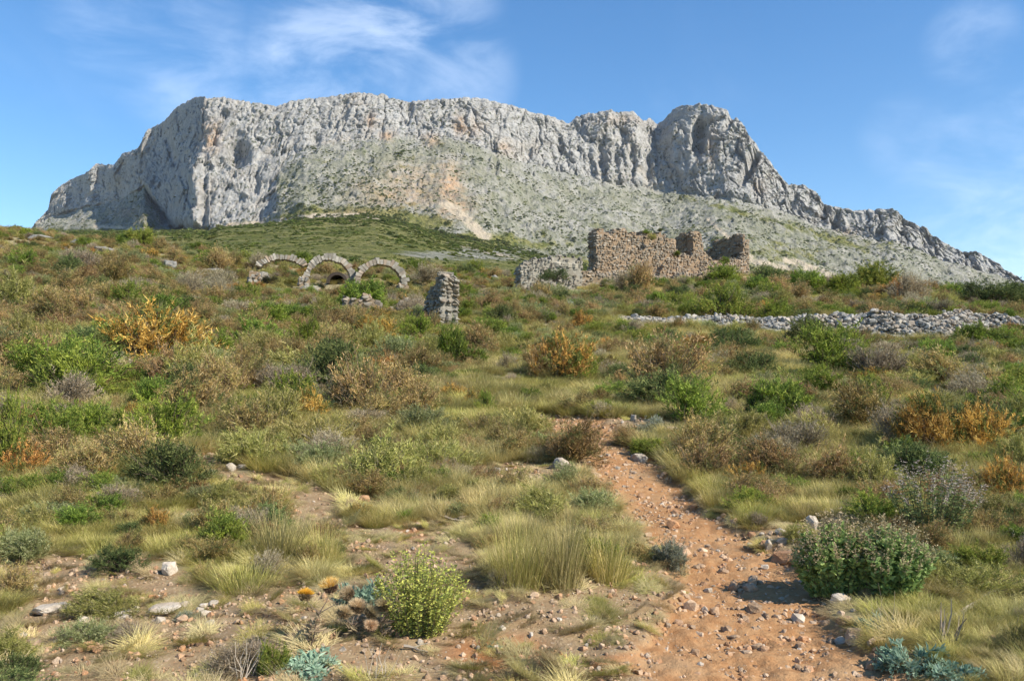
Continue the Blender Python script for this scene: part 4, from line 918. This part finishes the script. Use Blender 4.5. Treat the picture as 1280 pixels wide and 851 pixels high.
# --- single stones and outcrops
def stone_at(u_, v_, wpx, hpx, label, mat=M_lime, group=None, kind='g', var=None, sink=.25, cat='stone', name='rock'):
    x, y, z = ray_ground(u_, v_); s = y/F; i = len(bpy.data.objects); w2, h2 = wpx*s, hpx*s*1.25
    o = link(name, smesh(kind, var if var is not None else i, mat, name), None, (x, y+w2*.2, z+h2*(.5-sink)), (ru(-.15, .15), ru(-.15, .15), ru(0, 6.28)), (w2, w2*ru(.7, 1), h2)); tag(o, label, cat, group); OCC.append((x, y, w2*.4)); return o
for q in [(985, 706, 46, 18, 'largest orange-tan rock on the right edge of the trail, touching the leafy clump shadow', M_pathrock), (856, 696, 26, 20, 'tan rock behind the silver lavender cushion by the trail', M_pathrock), (1017, 662, 17, 20, 'upright white stone right of the small olive tuft', M_pale),
          (961, 688, 10, 14, 'small pale upright stone at the right edge of the trail', M_pale), (800, 578, 26, 12, 'flat white stone beside the green mat at the trail', M_pale), (838, 548, 26, 16, 'white stone next to the small blue-grey cushion', M_pale),
          (850, 565, 18, 14, 'pale stone just below the white one by the blue-grey cushion', M_pale), (792, 527, 10, 10, 'little white stone above the trail head', M_pale), (703, 548, 26, 10, 'tan ledge stone at the left of the trail head', M_pathrock), (724, 552, 20, 8, 'tan ledge stone in the trail head, right one', M_pathrock),
          (701, 585, 22, 14, 'pale rounded stone in the grass left of the trail', M_pale), (742, 597, 20, 8, 'flat tan stone at the left edge of the trail', M_pathrock), (660, 554, 9, 7, 'tiny white stone in the grass above the pale gravel patch', M_pale), (564, 606, 24, 11, 'white flat stone above the orange rock left of centre', M_pale),
          (587, 607, 12, 7, 'small white stone right beside the flat white one', M_pale), (556, 640, 20, 13, 'orange rock lying in the grass left of centre', M_pathrock), (578, 651, 20, 10, 'whitish stone just right of the orange rock', M_pale), (617, 622, 14, 11, 'cream stone in the grass right of the orange rock', M_pathrock),
          (629, 722, 18, 13, 'grey stone at the foot of the grey twiggy clump', M_pale), (668, 748, 14, 9, 'cream pebble on the bare soil below the tall tussocks', M_pathrock), (454, 628, 18, 9, 'orange-tan stone at the top of the bare soil strip', M_pathrock), (210, 720, 22, 18, 'pale rock with a dark hollow on the rubble strip at left', M_pale),
          (150, 776, 28, 13, 'pale flat stone between the two cushions at bottom left', M_pale), (40, 812, 22, 14, 'orange-tan stone at bottom left near the corner', M_pathrock), (200, 768, 46, 10, 'wide pale slab at the lower left', M_pale), (60, 768, 50, 12, 'pale slab behind the cushions at lower left', M_pale), (265, 758, 16, 7, 'small white flat stone on the soil at left', M_pale),
          (940, 742, 20, 14, 'cream angular stone in the middle of the near trail', M_pathrock), (944, 768, 24, 14, 'brown angular stone in the near trail, just below the cream one', M_pathrock), (880, 692, 13, 8, 'cream stone right of the tan rock on the trail', M_pathrock), (852, 744, 16, 7, 'cream stone at the left margin of the near trail', M_pathrock),
          (1052, 756, 26, 14, 'pale stone at the foot of the leafy clump', M_pale), (1072, 808, 28, 16, 'tan rock at the right border of the trail near the thistle leaves', M_pathrock), (1056, 784, 22, 12, 'pale tan stone at the right border of the trail above the tan rock', M_pathrock), (1243, 806, 12, 14, 'orange stone among the grass at bottom right', M_pathrock),
          (744, 775, 10, 6, 'small white pebble left on the bare soil', M_pale), (700, 778, 10, 6, 'small whitish pebble on the litter in the foreground', M_pale), (910, 792, 18, 10, 'reddish stone on the lower trail', M_pathrock),
          (45, 300, 36, 8, 'pale flat rock on the far left crest', M_lime), (97, 306, 26, 7, 'pale rock on the left crest, second from the left', M_lime), (130, 318, 36, 9, 'pale rock ledge on the upper left slope', M_lime), (160, 300, 14, 5, 'small pale rock on the green behind the left crest', M_lime),
          (212, 338, 22, 15, 'angular pale boulder on the crest left of the flat slab', M_lime), (250, 340, 60, 6, 'long flat pale slab on the crest left of the arches', M_lime), (245, 332, 16, 9, 'small pale block on top of the long slab', M_lime), (325, 352, 26, 14, 'pale rock below the left end of the arches', M_grey),
          (384, 366, 40, 10, 'pale rock ledge at the foot of the middle arch', M_grey), (770, 506, 26, 14, 'white rock outcrop in the grass of the middle slope', M_lime), (782, 504, 20, 9, 'lower right piece of the white outcrop in the middle slope', M_lime), (757, 498, 14, 8, 'left piece of the white outcrop in the middle slope', M_lime),
          (655, 325, 12, 6, 'small pale block on the crest left of the low ruin', M_lime), (683, 323, 22, 10, 'bluish grey boulder resting behind the low ruin', M_grey), (618, 352, 14, 8, 'pale block on the crest between pillar and low ruin', M_lime)]:
    stone_at(*q[:4], q[4], q[5])
SIDE = lambda u_, v_: ('left of the ' if u_ < np.interp(v_, PV, PC)-.33*np.interp(v_, PV, PH) else 'right of the ' if u_ > np.interp(v_, PV, PC)+.33*np.interp(v_, PV, PH) else 'middle of the ')
REG = lambda u_, v_: ('near the trail head' if v_ < 600 else 'on the '+SIDE(u_, v_)+('trail past the tussocks' if v_ < 690 else 'trail by leafy clump' if v_ < 760 else 'trail below the clump' if v_ < 805 else 'trail, picture bottom'))
got = 0
while got < 170:
    v_ = 545+300*random.random()**.75; c0, h0 = np.interp(v_, PV, PC), np.interp(v_, PV, PH); u_ = c0+h0*ru(-.95, 1.0)
    if u_ > 1270: continue
    s_ = ru(5, 13)*(.6+(v_-500)/400)*(1 if random.random() < .85 else 1.5)
    rg_ = REG(u_, v_); pale_ = random.random() < .15
    stone_at(u_, v_, s_, s_*ru(.45, .75), ('pale cream stone ' if pale_ else 'brown stone ')+rg_, M_pale if pale_ else M_pathrock, ('pale' if pale_ else 'orange-brown')+' loose stones '+rg_, kind='r', name='loose_stone'); OCC.pop(); got += 1
got = 0
while got < 70:
    a = random.choice([(55, 725, 110, 18), (60, 795, 70, 22), (205, 772, 60, 14), (270, 592, 35, 16), (650, 600, 60, 8), (1020, 680, 60, 14), (1075, 790, 25, 30)])
    u_, v_ = a[0]+a[2]*ru(-1, 1), a[1]+a[3]*ru(-1, 1); s_ = ru(6, 18)
    where = {55: 'on the rubble strip at left', 60: 'at bottom left', 205: 'by the pale slab at lower left', 270: 'on the rubble patch left of centre', 650: 'on the pale gravel above the tussocks', 1020: 'at the right margin of the trail', 1075: 'below the leafy clump'}[a[0]]
    stone_at(u_, v_, s_, s_*ru(.4, .7), 'pale rough stone '+where, M_pale if random.random() < .7 else M_pathrock, 'pale rough stones '+where, kind='r', name='loose_stone'); OCC.pop(); got += 1

# ------------------------------------------------------------------ thistles, twigs, driftwood
def tube_obj(name, pts, r, col_, parent=None, mat=None):
    P_ = np.array([pts], float); rg = np.random.default_rng(1); V_, F_, C_ = tubes(rg, P_, np.array([r]), np.array([col_])); return link(name, build(name, [(V_, F_, C_, 0)], [mat or M_wood]), parent)
def head_mesh(name, seed, pal, bract, fluff, r=.5):
    rg = np.random.default_rng(seed); parts = []
    n_ = 420; th = rg.uniform(0, 2*math.pi, n_); cz = rg.uniform(-.98, -.15, n_); rr = np.sqrt(1-cz**2); nrm = np.stack([rr*np.cos(th), rr*np.sin(th), cz], 1)
    parts.append((*leaves(rg, nrm*r*.75, unit(nrm+np.array([0, 0, .9])), r*.6, r*.22, pick(rg, bract, n_, .25), True), 0))
    n2_ = 260; th = rg.uniform(0, 2*math.pi, n2_); cz = rg.uniform(-.7, .0, n2_); rr = np.sqrt(1-cz**2); nrm = np.stack([rr*np.cos(th), rr*np.sin(th), cz], 1)
    parts.append((*leaves(rg, nrm*r*.8, unit(nrm+np.array([0, 0, .1])), r*.55, r*.05, pick(rg, bract, n2_, .3)), 0))
    n3_ = 1500; a = rg.uniform(0, 2*math.pi, n3_); rad = np.sqrt(rg.uniform(0, 1, n3_))*r*.70; b0 = np.stack([rad*np.cos(a), rad*np.sin(a), r*.15+.45*(r*.7-rad)], 1)
    parts.append((*leaves(rg, b0, unit(b0*1.1+rg.normal(size=(n3_, 3))*.08*r+np.array([0, 0, .22*r])), r*(1.25 if fluff else 1.05), r*.10, pick(rg, pal, n3_, .2)), 1))
    return build(name, parts, [M_leaf, M_leaf])
x0, y0_, z0_ = ray_ground(384, 812); 
HY = head_mesh('flower_head', 1, [(.55, .30, .04), (.62, .36, .05), (.48, .24, .03)], [(.2, .14, .08), (.28, .2, .12), (.12, .09, .05)], False)
HF = head_mesh('flower_head', 2, [(.58, .40, .09), (.66, .58, .32), (.54, .33, .05)], [(.17, .11, .07), (.24, .16, .1), (.1, .07, .05)], True)
HD = head_mesh('seed_head', 3, [(.48, .36, .22), (.4, .3, .18), (.55, .45, .3)], [(.25, .18, .11), (.36, .27, .17), (.18, .13, .08)], False)
def thistle(base_px, heads, label, Y_=None):
    bx0, by0, bz0 = ray_ground(*base_px); root = empty('thistle', (bx0, by0, bz0-.02)); tag(root, label, 'thistle')
    s = by0/F; main = None
    for i, (hu, hv, dpx, me_, dy) in enumerate(heads):
        tip = np.array([wx(hu, by0+dy)-bx0, dy, wz(hv, by0+dy)-bz0]); fork = np.array([tip[0]*.55, 0, tip[2]*.62])
        if i == 0: main = fork; tube_obj('stem', [(0, 0, 0), fork*.35+np.array([.01, 0, 0]), fork*.7, fork], .006, (.16, .12, .09), root)
        mid = (main+tip)/2+np.array([ru(-.01, .01), 0, -.01]); tube_obj('branch', [main, mid, tip-np.array([0, 0, dpx*s*.35])], .004, (.17, .13, .1), root)
        d = tip-main; hd = link('flower_head', me_, root, tuple(tip), (-.1+dy, math.atan2(d[0], max(d[2], .05))*.7, ru(0, 6)), (dpx*s,)*3)
        if me_ is HD: hd.name = 'seed_head'
    for k in range(9):
        t_ = ru(.2, .9); p_ = main*t_; a = ru(0, 6.28); L_ = leaves(np.random.default_rng(k), np.array([p_]*6)+np.random.default_rng(k).normal(size=(6, 3))*.012, unit(np.array([[math.cos(a), math.sin(a), .3]]*6)+np.random.default_rng(k+9).normal(size=(6, 3))*.35), .07, .012, np.array([(.25, .19, .12)]*6), True)
        link('withered_leaf', build('withered_leaf', [(*L_, 0)], [M_leaf]), root)
thistle((384, 812), [(413, 729, 15, HF, .03), (382, 740, 13, HY, -.04), (435, 738, 14, HD, .05)], 'dry thistle with two yellow flower heads on a thin dark stem, bottom left')
thistle((452, 800), [(430, 762, 14, HD, 0), (447, 754, 15, HD, .05), (464, 762, 14, HD, .0)], 'low dry thistle with three brown seed heads right of the yellow ones')
thistle((475, 798), [(480, 752, 15, HD, 0), (463, 778, 12, HD, -.05)], 'dry thistle with pale seed heads leaning on the yellow-green leafy plant')
x, y, z = ray_ground(455, 762); plant('rosette', x, y+.12, .42, .3, 'green jagged thistle leaves behind the dry seed heads')
def twig_bundle(u_, v_, hpx, n_, label, spread=.7, cat='dead plant', col_=(.42, .36, .29), r=.006, name='dead_plant'):
    bx0, by0, bz0 = ray_ground(u_, v_); s = by0/F; root = empty(name, (bx0, by0, bz0)); tag(root, label, cat)
    for k in range(n_):
        a = ru(-1, 1)*spread; h = hpx*s*ru(.6, 1.1); b_ = ru(-.3, .3); p0 = np.array([ru(-.04, .04), ru(-.04, .04), -.03]); p3 = p0+np.array([math.sin(a)*h, b_*h, math.cos(a)*h])
        p1 = p0*.65+p3*.35+np.array([ru(-.02, .02)]*3); p2 = p0*.3+p3*.7+np.array([ru(-.02, .02), ru(-.02, .02), 0]); tube_obj('twig', [p0, p1, p2, p3], r*ru(.6, 1.2), np.array(col_)*ru(.7, 1.15), root)
twig_bundle(1182, 808, 56, 9, 'cluster of bleached broken stems standing at bottom right', .35, r=.008, col_=(.33, .27, .2))
twig_bundle(300, 850, 62, 12, 'pale bare stalks at the bottom edge left of the thistle leaves', .5, r=.004)
twig_bundle(470, 848, 50, 9, 'thin dry stalks on the soil below the thistles', .6, r=.003)
twig_bundle(1108, 792, 60, 7, 'long pale dry stalks leaning from the foot of the leafy clump', 1.1, r=.003, col_=(.34, .28, .2))
def fallen(u0, v0, u1, v1, r, label, name='dead_branch', col_=(.34, .29, .23)):
    a, b = np.array(ray_ground(u0, v0)), np.array(ray_ground(u1, v1)); n_ = 6; pts = [a+(b-a)*k/(n_-1)+np.array([0, ru(-.02, .02), r*.8+ru(0, .02)]) for k in range(n_)]
    root = empty(name, tuple(a)); tag(root, label, 'branch'); tube_obj('limb', [q-a for q in pts], r, col_, root)
    tube_obj('side_twig', [pts[2]-a, pts[2]-a+np.array([.04, .03, .01]), pts[2]-a+np.array([.08, .06, .01])], r*.5, col_, root)
fallen(505, 813, 535, 819, .012, 'bleached driftwood-like piece of wood on the soil near the bottom', col_=(.25, .21, .165))
fallen(545, 648, 600, 658, .02, 'grey fallen branch under the orange rock')
fallen(1195, 775, 1260, 735, .018, 'grey fallen branch slanting up at the right edge')
fallen(432, 640, 436, 618, .02, 'short dark stump at the head of the bare soil strip', col_=(.12, .09, .07))
fallen(1085, 765, 1010, 742, .006, 'thin pale dry stalk arching along the foot of the leafy clump', col_=(.45, .4, .3))

# ------------------------------------------------------------------ GEOMETRY NODE SCATTER (stuff)
def scatter(name, label_unused, pts, rot, scl, idx, protos):
    pc = bpy.data.collections.new(name+'_source')
    for i, me_ in enumerate(protos): pc.objects.link(bpy.data.objects.new('%s_source_%02d' % (name, i), me_))
    me_ = bpy.data.meshes.new(name); n_ = len(pts); me_.vertices.add(n_); me_.vertices.foreach_set('co', np.asarray(pts, np.float32).ravel())
    for an, ty, key, av in (('rot', 'FLOAT_VECTOR', 'vector', rot), ('scl', 'FLOAT_VECTOR', 'vector', scl)):
        a = me_.attributes.new(an, ty, 'POINT'); a.data.foreach_set(key, np.asarray(av, np.float32).ravel())
    a = me_.attributes.new('idx', 'INT', 'POINT'); a.data.foreach_set('value', np.asarray(idx, np.int32))
    ng = bpy.data.node_groups.new(name+'_scatter', 'GeometryNodeTree'); ng.interface.new_socket('Geometry', in_out='INPUT', socket_type='NodeSocketGeometry'); ng.interface.new_socket('Geometry', in_out='OUTPUT', socket_type='NodeSocketGeometry')
    N_ = ng.nodes; gi, go = N_.new('NodeGroupInput'), N_.new('NodeGroupOutput'); ip = N_.new('GeometryNodeInstanceOnPoints'); ci = N_.new('GeometryNodeCollectionInfo')
    ci.inputs['Collection'].default_value = pc; ci.inputs['Separate Children'].default_value = True; ci.inputs['Reset Children'].default_value = True
    def na(an, t):
        q = N_.new('GeometryNodeInputNamedAttribute'); q.data_type = t; q.inputs['Name'].default_value = an; return q.outputs['Attribute']
    L_ = ng.links; L_.new(gi.outputs[0], ip.inputs['Points']); L_.new(ci.outputs[0], ip.inputs['Instance']); ip.inputs['Pick Instance'].default_value = True
    L_.new(na('idx', 'INT'), ip.inputs['Instance Index']); L_.new(na('rot', 'FLOAT_VECTOR'), ip.inputs['Rotation']); L_.new(na('scl', 'FLOAT_VECTOR'), ip.inputs['Scale']); L_.new(ip.outputs[0], go.inputs[0])
    o = link(name, me_); md = o.modifiers.new('scatter', 'NODES'); md.node_group = ng; tag(o, kind='stuff'); return o
def sample(N_, y0_, y1_, wide=.72, power=0):
    """points on the ground, thinning with distance"""
    y = y0_*(y1_/y0_)**rng.random(N_); x = (rng.random(N_)*2-1)*wide*(y+1.0); return x, y
occ = np.array(OCC)
RUINS = [(wx(835, 67), 67.5, 8.5, 4.0), (wx(690, 59), 58.6, 3.4, 3.2), (wx(413, 57), 57.8, 6.0, 3.6), (xp, Yp+.4, 1.2, 1.4), (wx(480, Yt), Yt+.2, 2.3, .7)]
def free_of_ruins(x, y, k=1.0, front=3.6):
    m_ = np.ones(len(x), bool)
    for (a, b, rx, ry) in RUINS: m_ &= ((x-a)/(rx*k))**2+((y-b)/(ry*k))**2 > 1
    rb = np.interp(x, bx_, by_); m_ &= ~((x > bx_[0]) & (x < bx_[-1]+3) & (y > rb-front) & (y < rb+3.2))
    return m_
# grass
x, y = sample(30000, 3.4, 88)
pmk, dmk = path_mask(x, y), dry_mask(x, y); patch = fbm(x*.25, y*.25, 5.5, 3); pat2 = fbm(x*.12+9, y*.12, 8.5, 2)
keep = (rng.random(len(x)) < np.clip((y/9.5)**2, .06, 1)) & (pmk < .12*rng.random(len(x))) & (path_mask(x, y*1.04+.35) < .45) & (rng.random(len(x)) > dmk*1.3) & free_of_ruins(x, y, .5, -.3)
keep &= ~((y > 14) & (patch < -.35) & (rng.random(len(x)) < .7))
x, y, patch, pat2, dmk = x[keep], y[keep], patch[keep], pat2[keep], dmk[keep]; n_ = len(x)
far = np.clip(y/30, 0, 1); s_ = rng.uniform(.38, .8, n_)*(.72+1.0*far)*np.where(dmk > .3, .55, 1)
sx = s_[:, None]*np.array([1, 1, .9])*rng.uniform([.9, .9, .55], [1.4, 1.4, 1.05], (n_, 3)); sx[:, :2] *= np.clip(y/12, .62, 1)[:, None]; sx[:, 2] *= np.clip(y/11, .55, .9)
r_ = rng.random(n_); idx = np.where(patch+.5*r_ > .45, 2, np.where(pat2+.7*r_ > .52, 1, np.where(r_ < .35, 0, np.where(r_ < .6, 2, np.where(r_ < .85, 3, 4)))))
ug_ = 640+F*x/y; idx = np.where((ug_ > 880) & (y < 14) & ((idx == 1) | (idx == 4)), np.where(r_ < .5, 0, 2), idx)
scatter('grass', '', np.stack([x, y, height(x, y)-.01], 1), np.stack([rng.normal(0, .08, n_), rng.normal(0, .08, n_), rng.uniform(0, 6.28, n_)], 1), sx, idx, TUSM)
# fine short turf and dry litter near the camera
x, y = sample(9000, 3.4, 22); pmk, dmk = path_mask(x, y), dry_mask(x, y)
keep = (rng.random(len(x)) < np.clip((y/8)**2, .12, 1)*np.where(dmk > .3, .8, 1)) & (pmk < .5) & (rng.random(len(x)) > .0+.80*pmk); x, y, dmk = x[keep], y[keep], dmk[keep]; n_ = len(x)
s_ = rng.uniform(.05, .20, n_)*np.where(rng.random(n_) < .1, 1.6, 1); scatter('dry_grass_litter', '', np.stack([x, y, height(x, y)-.004], 1), np.stack([rng.normal(0, .3, n_), rng.normal(0, .3, n_), rng.uniform(0, 6.28, n_)], 1),
        np.stack([s_*2.2, s_*2.2, s_*.55], 1), np.where(rng.random(n_) < .65, 3, np.where(rng.random(n_) < .5, 1, 2)), TUSM)
# gravel
HRm = [smesh('r', i, M_pathrock, 'gravel') for i in range(6)]+[smesh('r', i, M_pale, 'gravel') for i in range(4)]
x, y = sample(150000, 3.4, 19); pmk, dmk = path_mask(x, y), dry_mask(x, y); u_, v_ = to_px(x, y, base_h(x, y)); pr = np.maximum(pmk, .45*dmk)
keep = (rng.random(len(x)) < pr*np.clip((y/6)**1.2, .3, 1)); x, y, pmk = x[keep], y[keep], pmk[keep]; n_ = len(x)
s_ = .006+.034*rng.random(n_)**4.0; s_ *= (.8+y/14)
scatter('gravel', '', np.stack([x, y, height(x, y)+s_*.12], 1), rng.uniform(0, 6.28, (n_, 3)), s_[:, None]*rng.uniform(.6, 1.3, (n_, 3)), np.where(rng.random(n_) < .93, rng.integers(0, 6, n_), rng.integers(6, 10, n_)), HRm)
# low scrub that nobody could count
SK = ['brown', 'olive', 'sage', 'grey', 'green', 'dark', 'rust', 'lime']; protos = [FULL[k][-1] for k in SK]
def kind_mix(x, y, r_):
    u_, v_ = to_px(x, y, base_h(x, y)); a = fbm(x*.16+3, y*.16, 2.5, 3)
    brown_zone = sstep(v_, 560, 470)*(u_ < 420)*.35+(u_ > 950)*.12
    pr = np.stack([.31+brown_zone+np.clip(-a, 0, .4), .26+0*a, .15+0*a, .13+brown_zone*.4, .07+np.clip(a, 0, .35), .12+0*a, .04+0*a, .04+np.clip(a, 0, .2)], 1); pr /= pr.sum(1, keepdims=True)
    return (pr.cumsum(1) < r_[:, None]).sum(1).clip(0, 7)
x, y = sample(22000, 3.6, 90); pmk, dmk = path_mask(x, y), dry_mask(x, y); u_, v_ = to_px(x, y, base_h(x, y))
dens = np.clip(.14+.95*sstep(y, 15, 36)+.5*fbm(x*.3, y*.3, 4.5, 2), .08, 1)*np.clip((y/10)**1.6, .3, 1)
dens *= np.where((u_ > 540) & (u_ < 1000) & (v_ < 560) & (v_ > 410), .35, 1)
keep = (rng.random(len(x)) < dens) & (pmk < .05) & (dmk < .3) & free_of_ruins(x, y, 1.05, 1.2)
if len(occ):
    for (a, b, r0) in occ: keep &= (x-a)**2+(y-b)**2 > (r0*.75)**2
x, y = x[keep], y[keep]; n_ = len(x); s_ = rng.uniform(.35, .85, n_)*(.42+1.15*np.clip(y/36, 0, 1.0))
scatter('low_scrub', '', np.stack([x, y, height(x, y)-.03], 1), np.stack([rng.normal(0, .1, n_), rng.normal(0, .1, n_), rng.uniform(0, 6.28, n_)], 1), s_[:, None]*rng.uniform([.8, .8, .55], [1.4, 1.2, 1.0], (n_, 3)), kind_mix(x, y, rng.random(n_)), protos)
# individual shrubs of the slope that can be told apart from the scrub
DESC = {'green': 'green bush', 'lime': 'yellow-green bush', 'dark': 'dark olive bush', 'brown': 'dry brown bush', 'rust': 'rust-orange bush', 'grey': 'grey leafless bush', 'sage': 'grey-green bush', 'olive': 'olive-coloured bush'}
def region(u_, v_):
    if v_ < 372: return 'along the left crest' if u_ < 320 else 'on the crest beside the arches' if u_ < 640 else 'along the foot of the ruined walls' if u_ < 945 else 'on the ridge right of the ruins'
    if v_ < 430: return 'high on the left slope' if u_ < 330 else 'below the arches' if u_ < 600 else 'between the ruined walls and the rubble wall' if u_ < 1000 else 'around the rubble wall at right'
    if v_ < 520: return 'on the middle of the left slope' if u_ < 420 else 'in the grass below the pillar' if u_ < 800 else 'on the right slope below the rubble wall'
    return 'on the near left slope' if u_ < 420 else 'in the grass left of the trail' if u_ < 700 else 'right of the trail'
cand_x, cand_y = sample(9000, 9, 86, .66); ii = kind_mix(cand_x, cand_y, rng.random(9000)); taken = [(a, b, r0) for a, b, r0 in OCC]; cnt = 0
pmk, dmk = path_mask(cand_x, cand_y), dry_mask(cand_x, cand_y); fr = free_of_ruins(cand_x, cand_y, 1.1); hz_ = height(cand_x, cand_y)
for a, b, k, p1, d1_, f1, h1 in zip(cand_x, cand_y, ii, pmk, dmk, fr, hz_):
    if p1 > .03 or d1_ > .2 or not f1 or (46 < b < 62 and 315 < 640+F*a/b < 540): continue
    u1, v1 = to_px(a, b, h1)
    if not (-30 < u1 < 1310) or v1 < 306 or (v1 < 325 and u1 < 140): continue
    if 560 < u1 < 1000 and 420 < v1 < 540 and random.random() < .6: continue
    if (650 < u1 < 765 and 470 < v1 < 540) or (535 < u1 < 640 and 455 < v1 < 530) or (660 < u1 < 900 and 395 < v1 < 440): continue
    w_ = min(1.12, .5+b/28)*ru(.6, 1.2)*(1.2 if a/b < -.2 else 1)*(1 if random.random() < .7 else 1.55)*(.75+.6*min(1, b/45))
    if any((a-q)**2+(b-r)**2 < (t*.6+w_*.42)**2 for q, r, t in taken): continue
    taken.append((a, b, w_*.5)); k = SK[k]; rg_ = region(float(u1), float(v1)); h_ = w_*ru(.45, .8)
    plant(k, float(a), float(b), w_, h_, DESC[k]+' '+rg_, group=DESC[k]+'es '+rg_, parts=b < 20); cnt += 1
    if cnt >= 520: break
# scrub on the far hills and the mountain
H_ = HILL; ok = (H_['U'] > -60) & (H_['U'] < 1340) & (H_['row'] > 4) & (H_['row'] < nh+ntal+ncl-3)
rr_, cc_ = np.nonzero(ok); fl_ = lambda a: a[rr_, cc_]
cl_, tl_, yy, vg_ = fl_(H_['cliff']), fl_(H_['tal']), fl_(H_['Y']), fl_(H_['veg']); pv = fl_(H_['pale'])
clus = fbm(fl_(H_['X'])/60, yy/60, fl_(H_['Z'])/60, 3)
wgt = np.where(tl_ < .3, 1.0, .55*(1-cl_)+.11)*np.clip(.45+1.5*clus, .04, 1)*(1-pv)*np.clip(vg_+.35, .1, 1)
wgt *= np.where(tl_ < .3, np.clip(yy/900, .08, 1), 1)
wm, wh = wgt*(tl_ >= .3), np.where(tl_ < .3, np.clip(.45+1.6*clus+vg_*.5, .02, 1)*np.clip(yy/500, .3, 1), 0)
sel = np.concatenate([rng.choice(len(rr_), 11000, replace=False, p=wm/wm.sum()), rng.choice(len(rr_), 46000, replace=False, p=wh/wh.sum())]); r2, c2 = rr_[sel], cc_[sel]
def lowbush(seed, pal):
    rg = np.random.default_rng(seed); n_ = 260; d_ = unit(rg.normal(size=(n_, 3))); d_[:, 2] = np.abs(d_[:, 2]); p_ = d_*np.array([.5, .5, .55])*rg.uniform(.6, 1, (n_, 1)); return build('bush', [(*leaves(rg, p_, unit(d_+rg.normal(size=(n_, 3))*.6), .24, .16, pick(rg, pal, n_, .3), True), 0)], [M_leaf])
LB = [lowbush(1, [(.11, .14, .035), (.14, .17, .045)]), lowbush(2, [(.07, .09, .026), (.10, .125, .035)]), lowbush(3, [(.17, .18, .06), (.14, .155, .045)])]
P_ = np.stack([H_['X'][r2, c2]+rng.normal(0, 1.0, len(r2)), H_['Y'][r2, c2], H_['Z'][r2, c2]-.3], 1); y = P_[:, 1]
s_ = np.where(H_['tal'][r2, c2] < .3, np.clip(y/300, 1.0, 3.6), np.where(H_['cliff'][r2, c2] > .5, 2.6, 3.0))*rng.uniform(.5, 1.25, len(r2))*np.where(rng.random(len(r2)) < .03, 2.0, 1)
scatter('hill_scrub', '', P_, np.stack([0*y, 0*y, rng.uniform(0, 6.28, len(y))], 1), s_[:, None]*rng.uniform([.8, .8, .5], [1.3, 1.3, .9], (len(y), 3)), rng.integers(0, 3, len(y)), LB)

# labels: number look-alikes of one group from left to right, so that each label finds one thing
ORD = ['', 'second', 'third', 'fourth', 'fifth', 'sixth', 'seventh', 'eighth', 'ninth', 'tenth', 'eleventh', 'twelfth', 'thirteenth', 'fourteenth', 'fifteenth', 'sixteenth', 'seventeenth', 'eighteenth', 'nineteenth', 'twentieth']+['%dth' % q if q > 23 else ('21st', '22nd', '23rd')[q-21] for q in range(21, 31)]
byl = {}
for o in COL.objects:
    if o.parent is None and o.get('group') and o.get('label'): byl.setdefault(o['label'], []).append(o)
for lb, os_ in byl.items():
    if 1 < len(os_) <= 30:
        os_.sort(key=lambda o: o.location.x/o.location.y)
        for i, o in enumerate(os_): o['label'] = ('leftmost ' if i == 0 else 'rightmost ' if i == len(os_)-1 else '')+lb+('' if i in (0, len(os_)-1) else ', %s from left' % ORD[i])

# ------------------------------------------------------------------ haze: one closed box of even air round everything
bm = bmesh.new(); bmesh.ops.create_cube(bm, size=1); me = bpy.data.meshes.new('haze'); bm.to_mesh(me); bm.free()
m, n = new_mat('haze'); v_ = n.add('ShaderNodeVolumePrincipled'); v_.inputs['Color'].default_value = (.86, .90, 1, 1); v_.inputs['Density'].default_value = HAZE; v_.inputs['Anisotropy'].default_value = .2
o_ = n.add('ShaderNodeOutputMaterial'); n.link(v_.outputs[0], o_.inputs['Volume']); me.materials.append(m)
tag(link('haze', me, None, (0, 0, 400-7.5), None, (8600, 8600, 800)), kind='stuff')
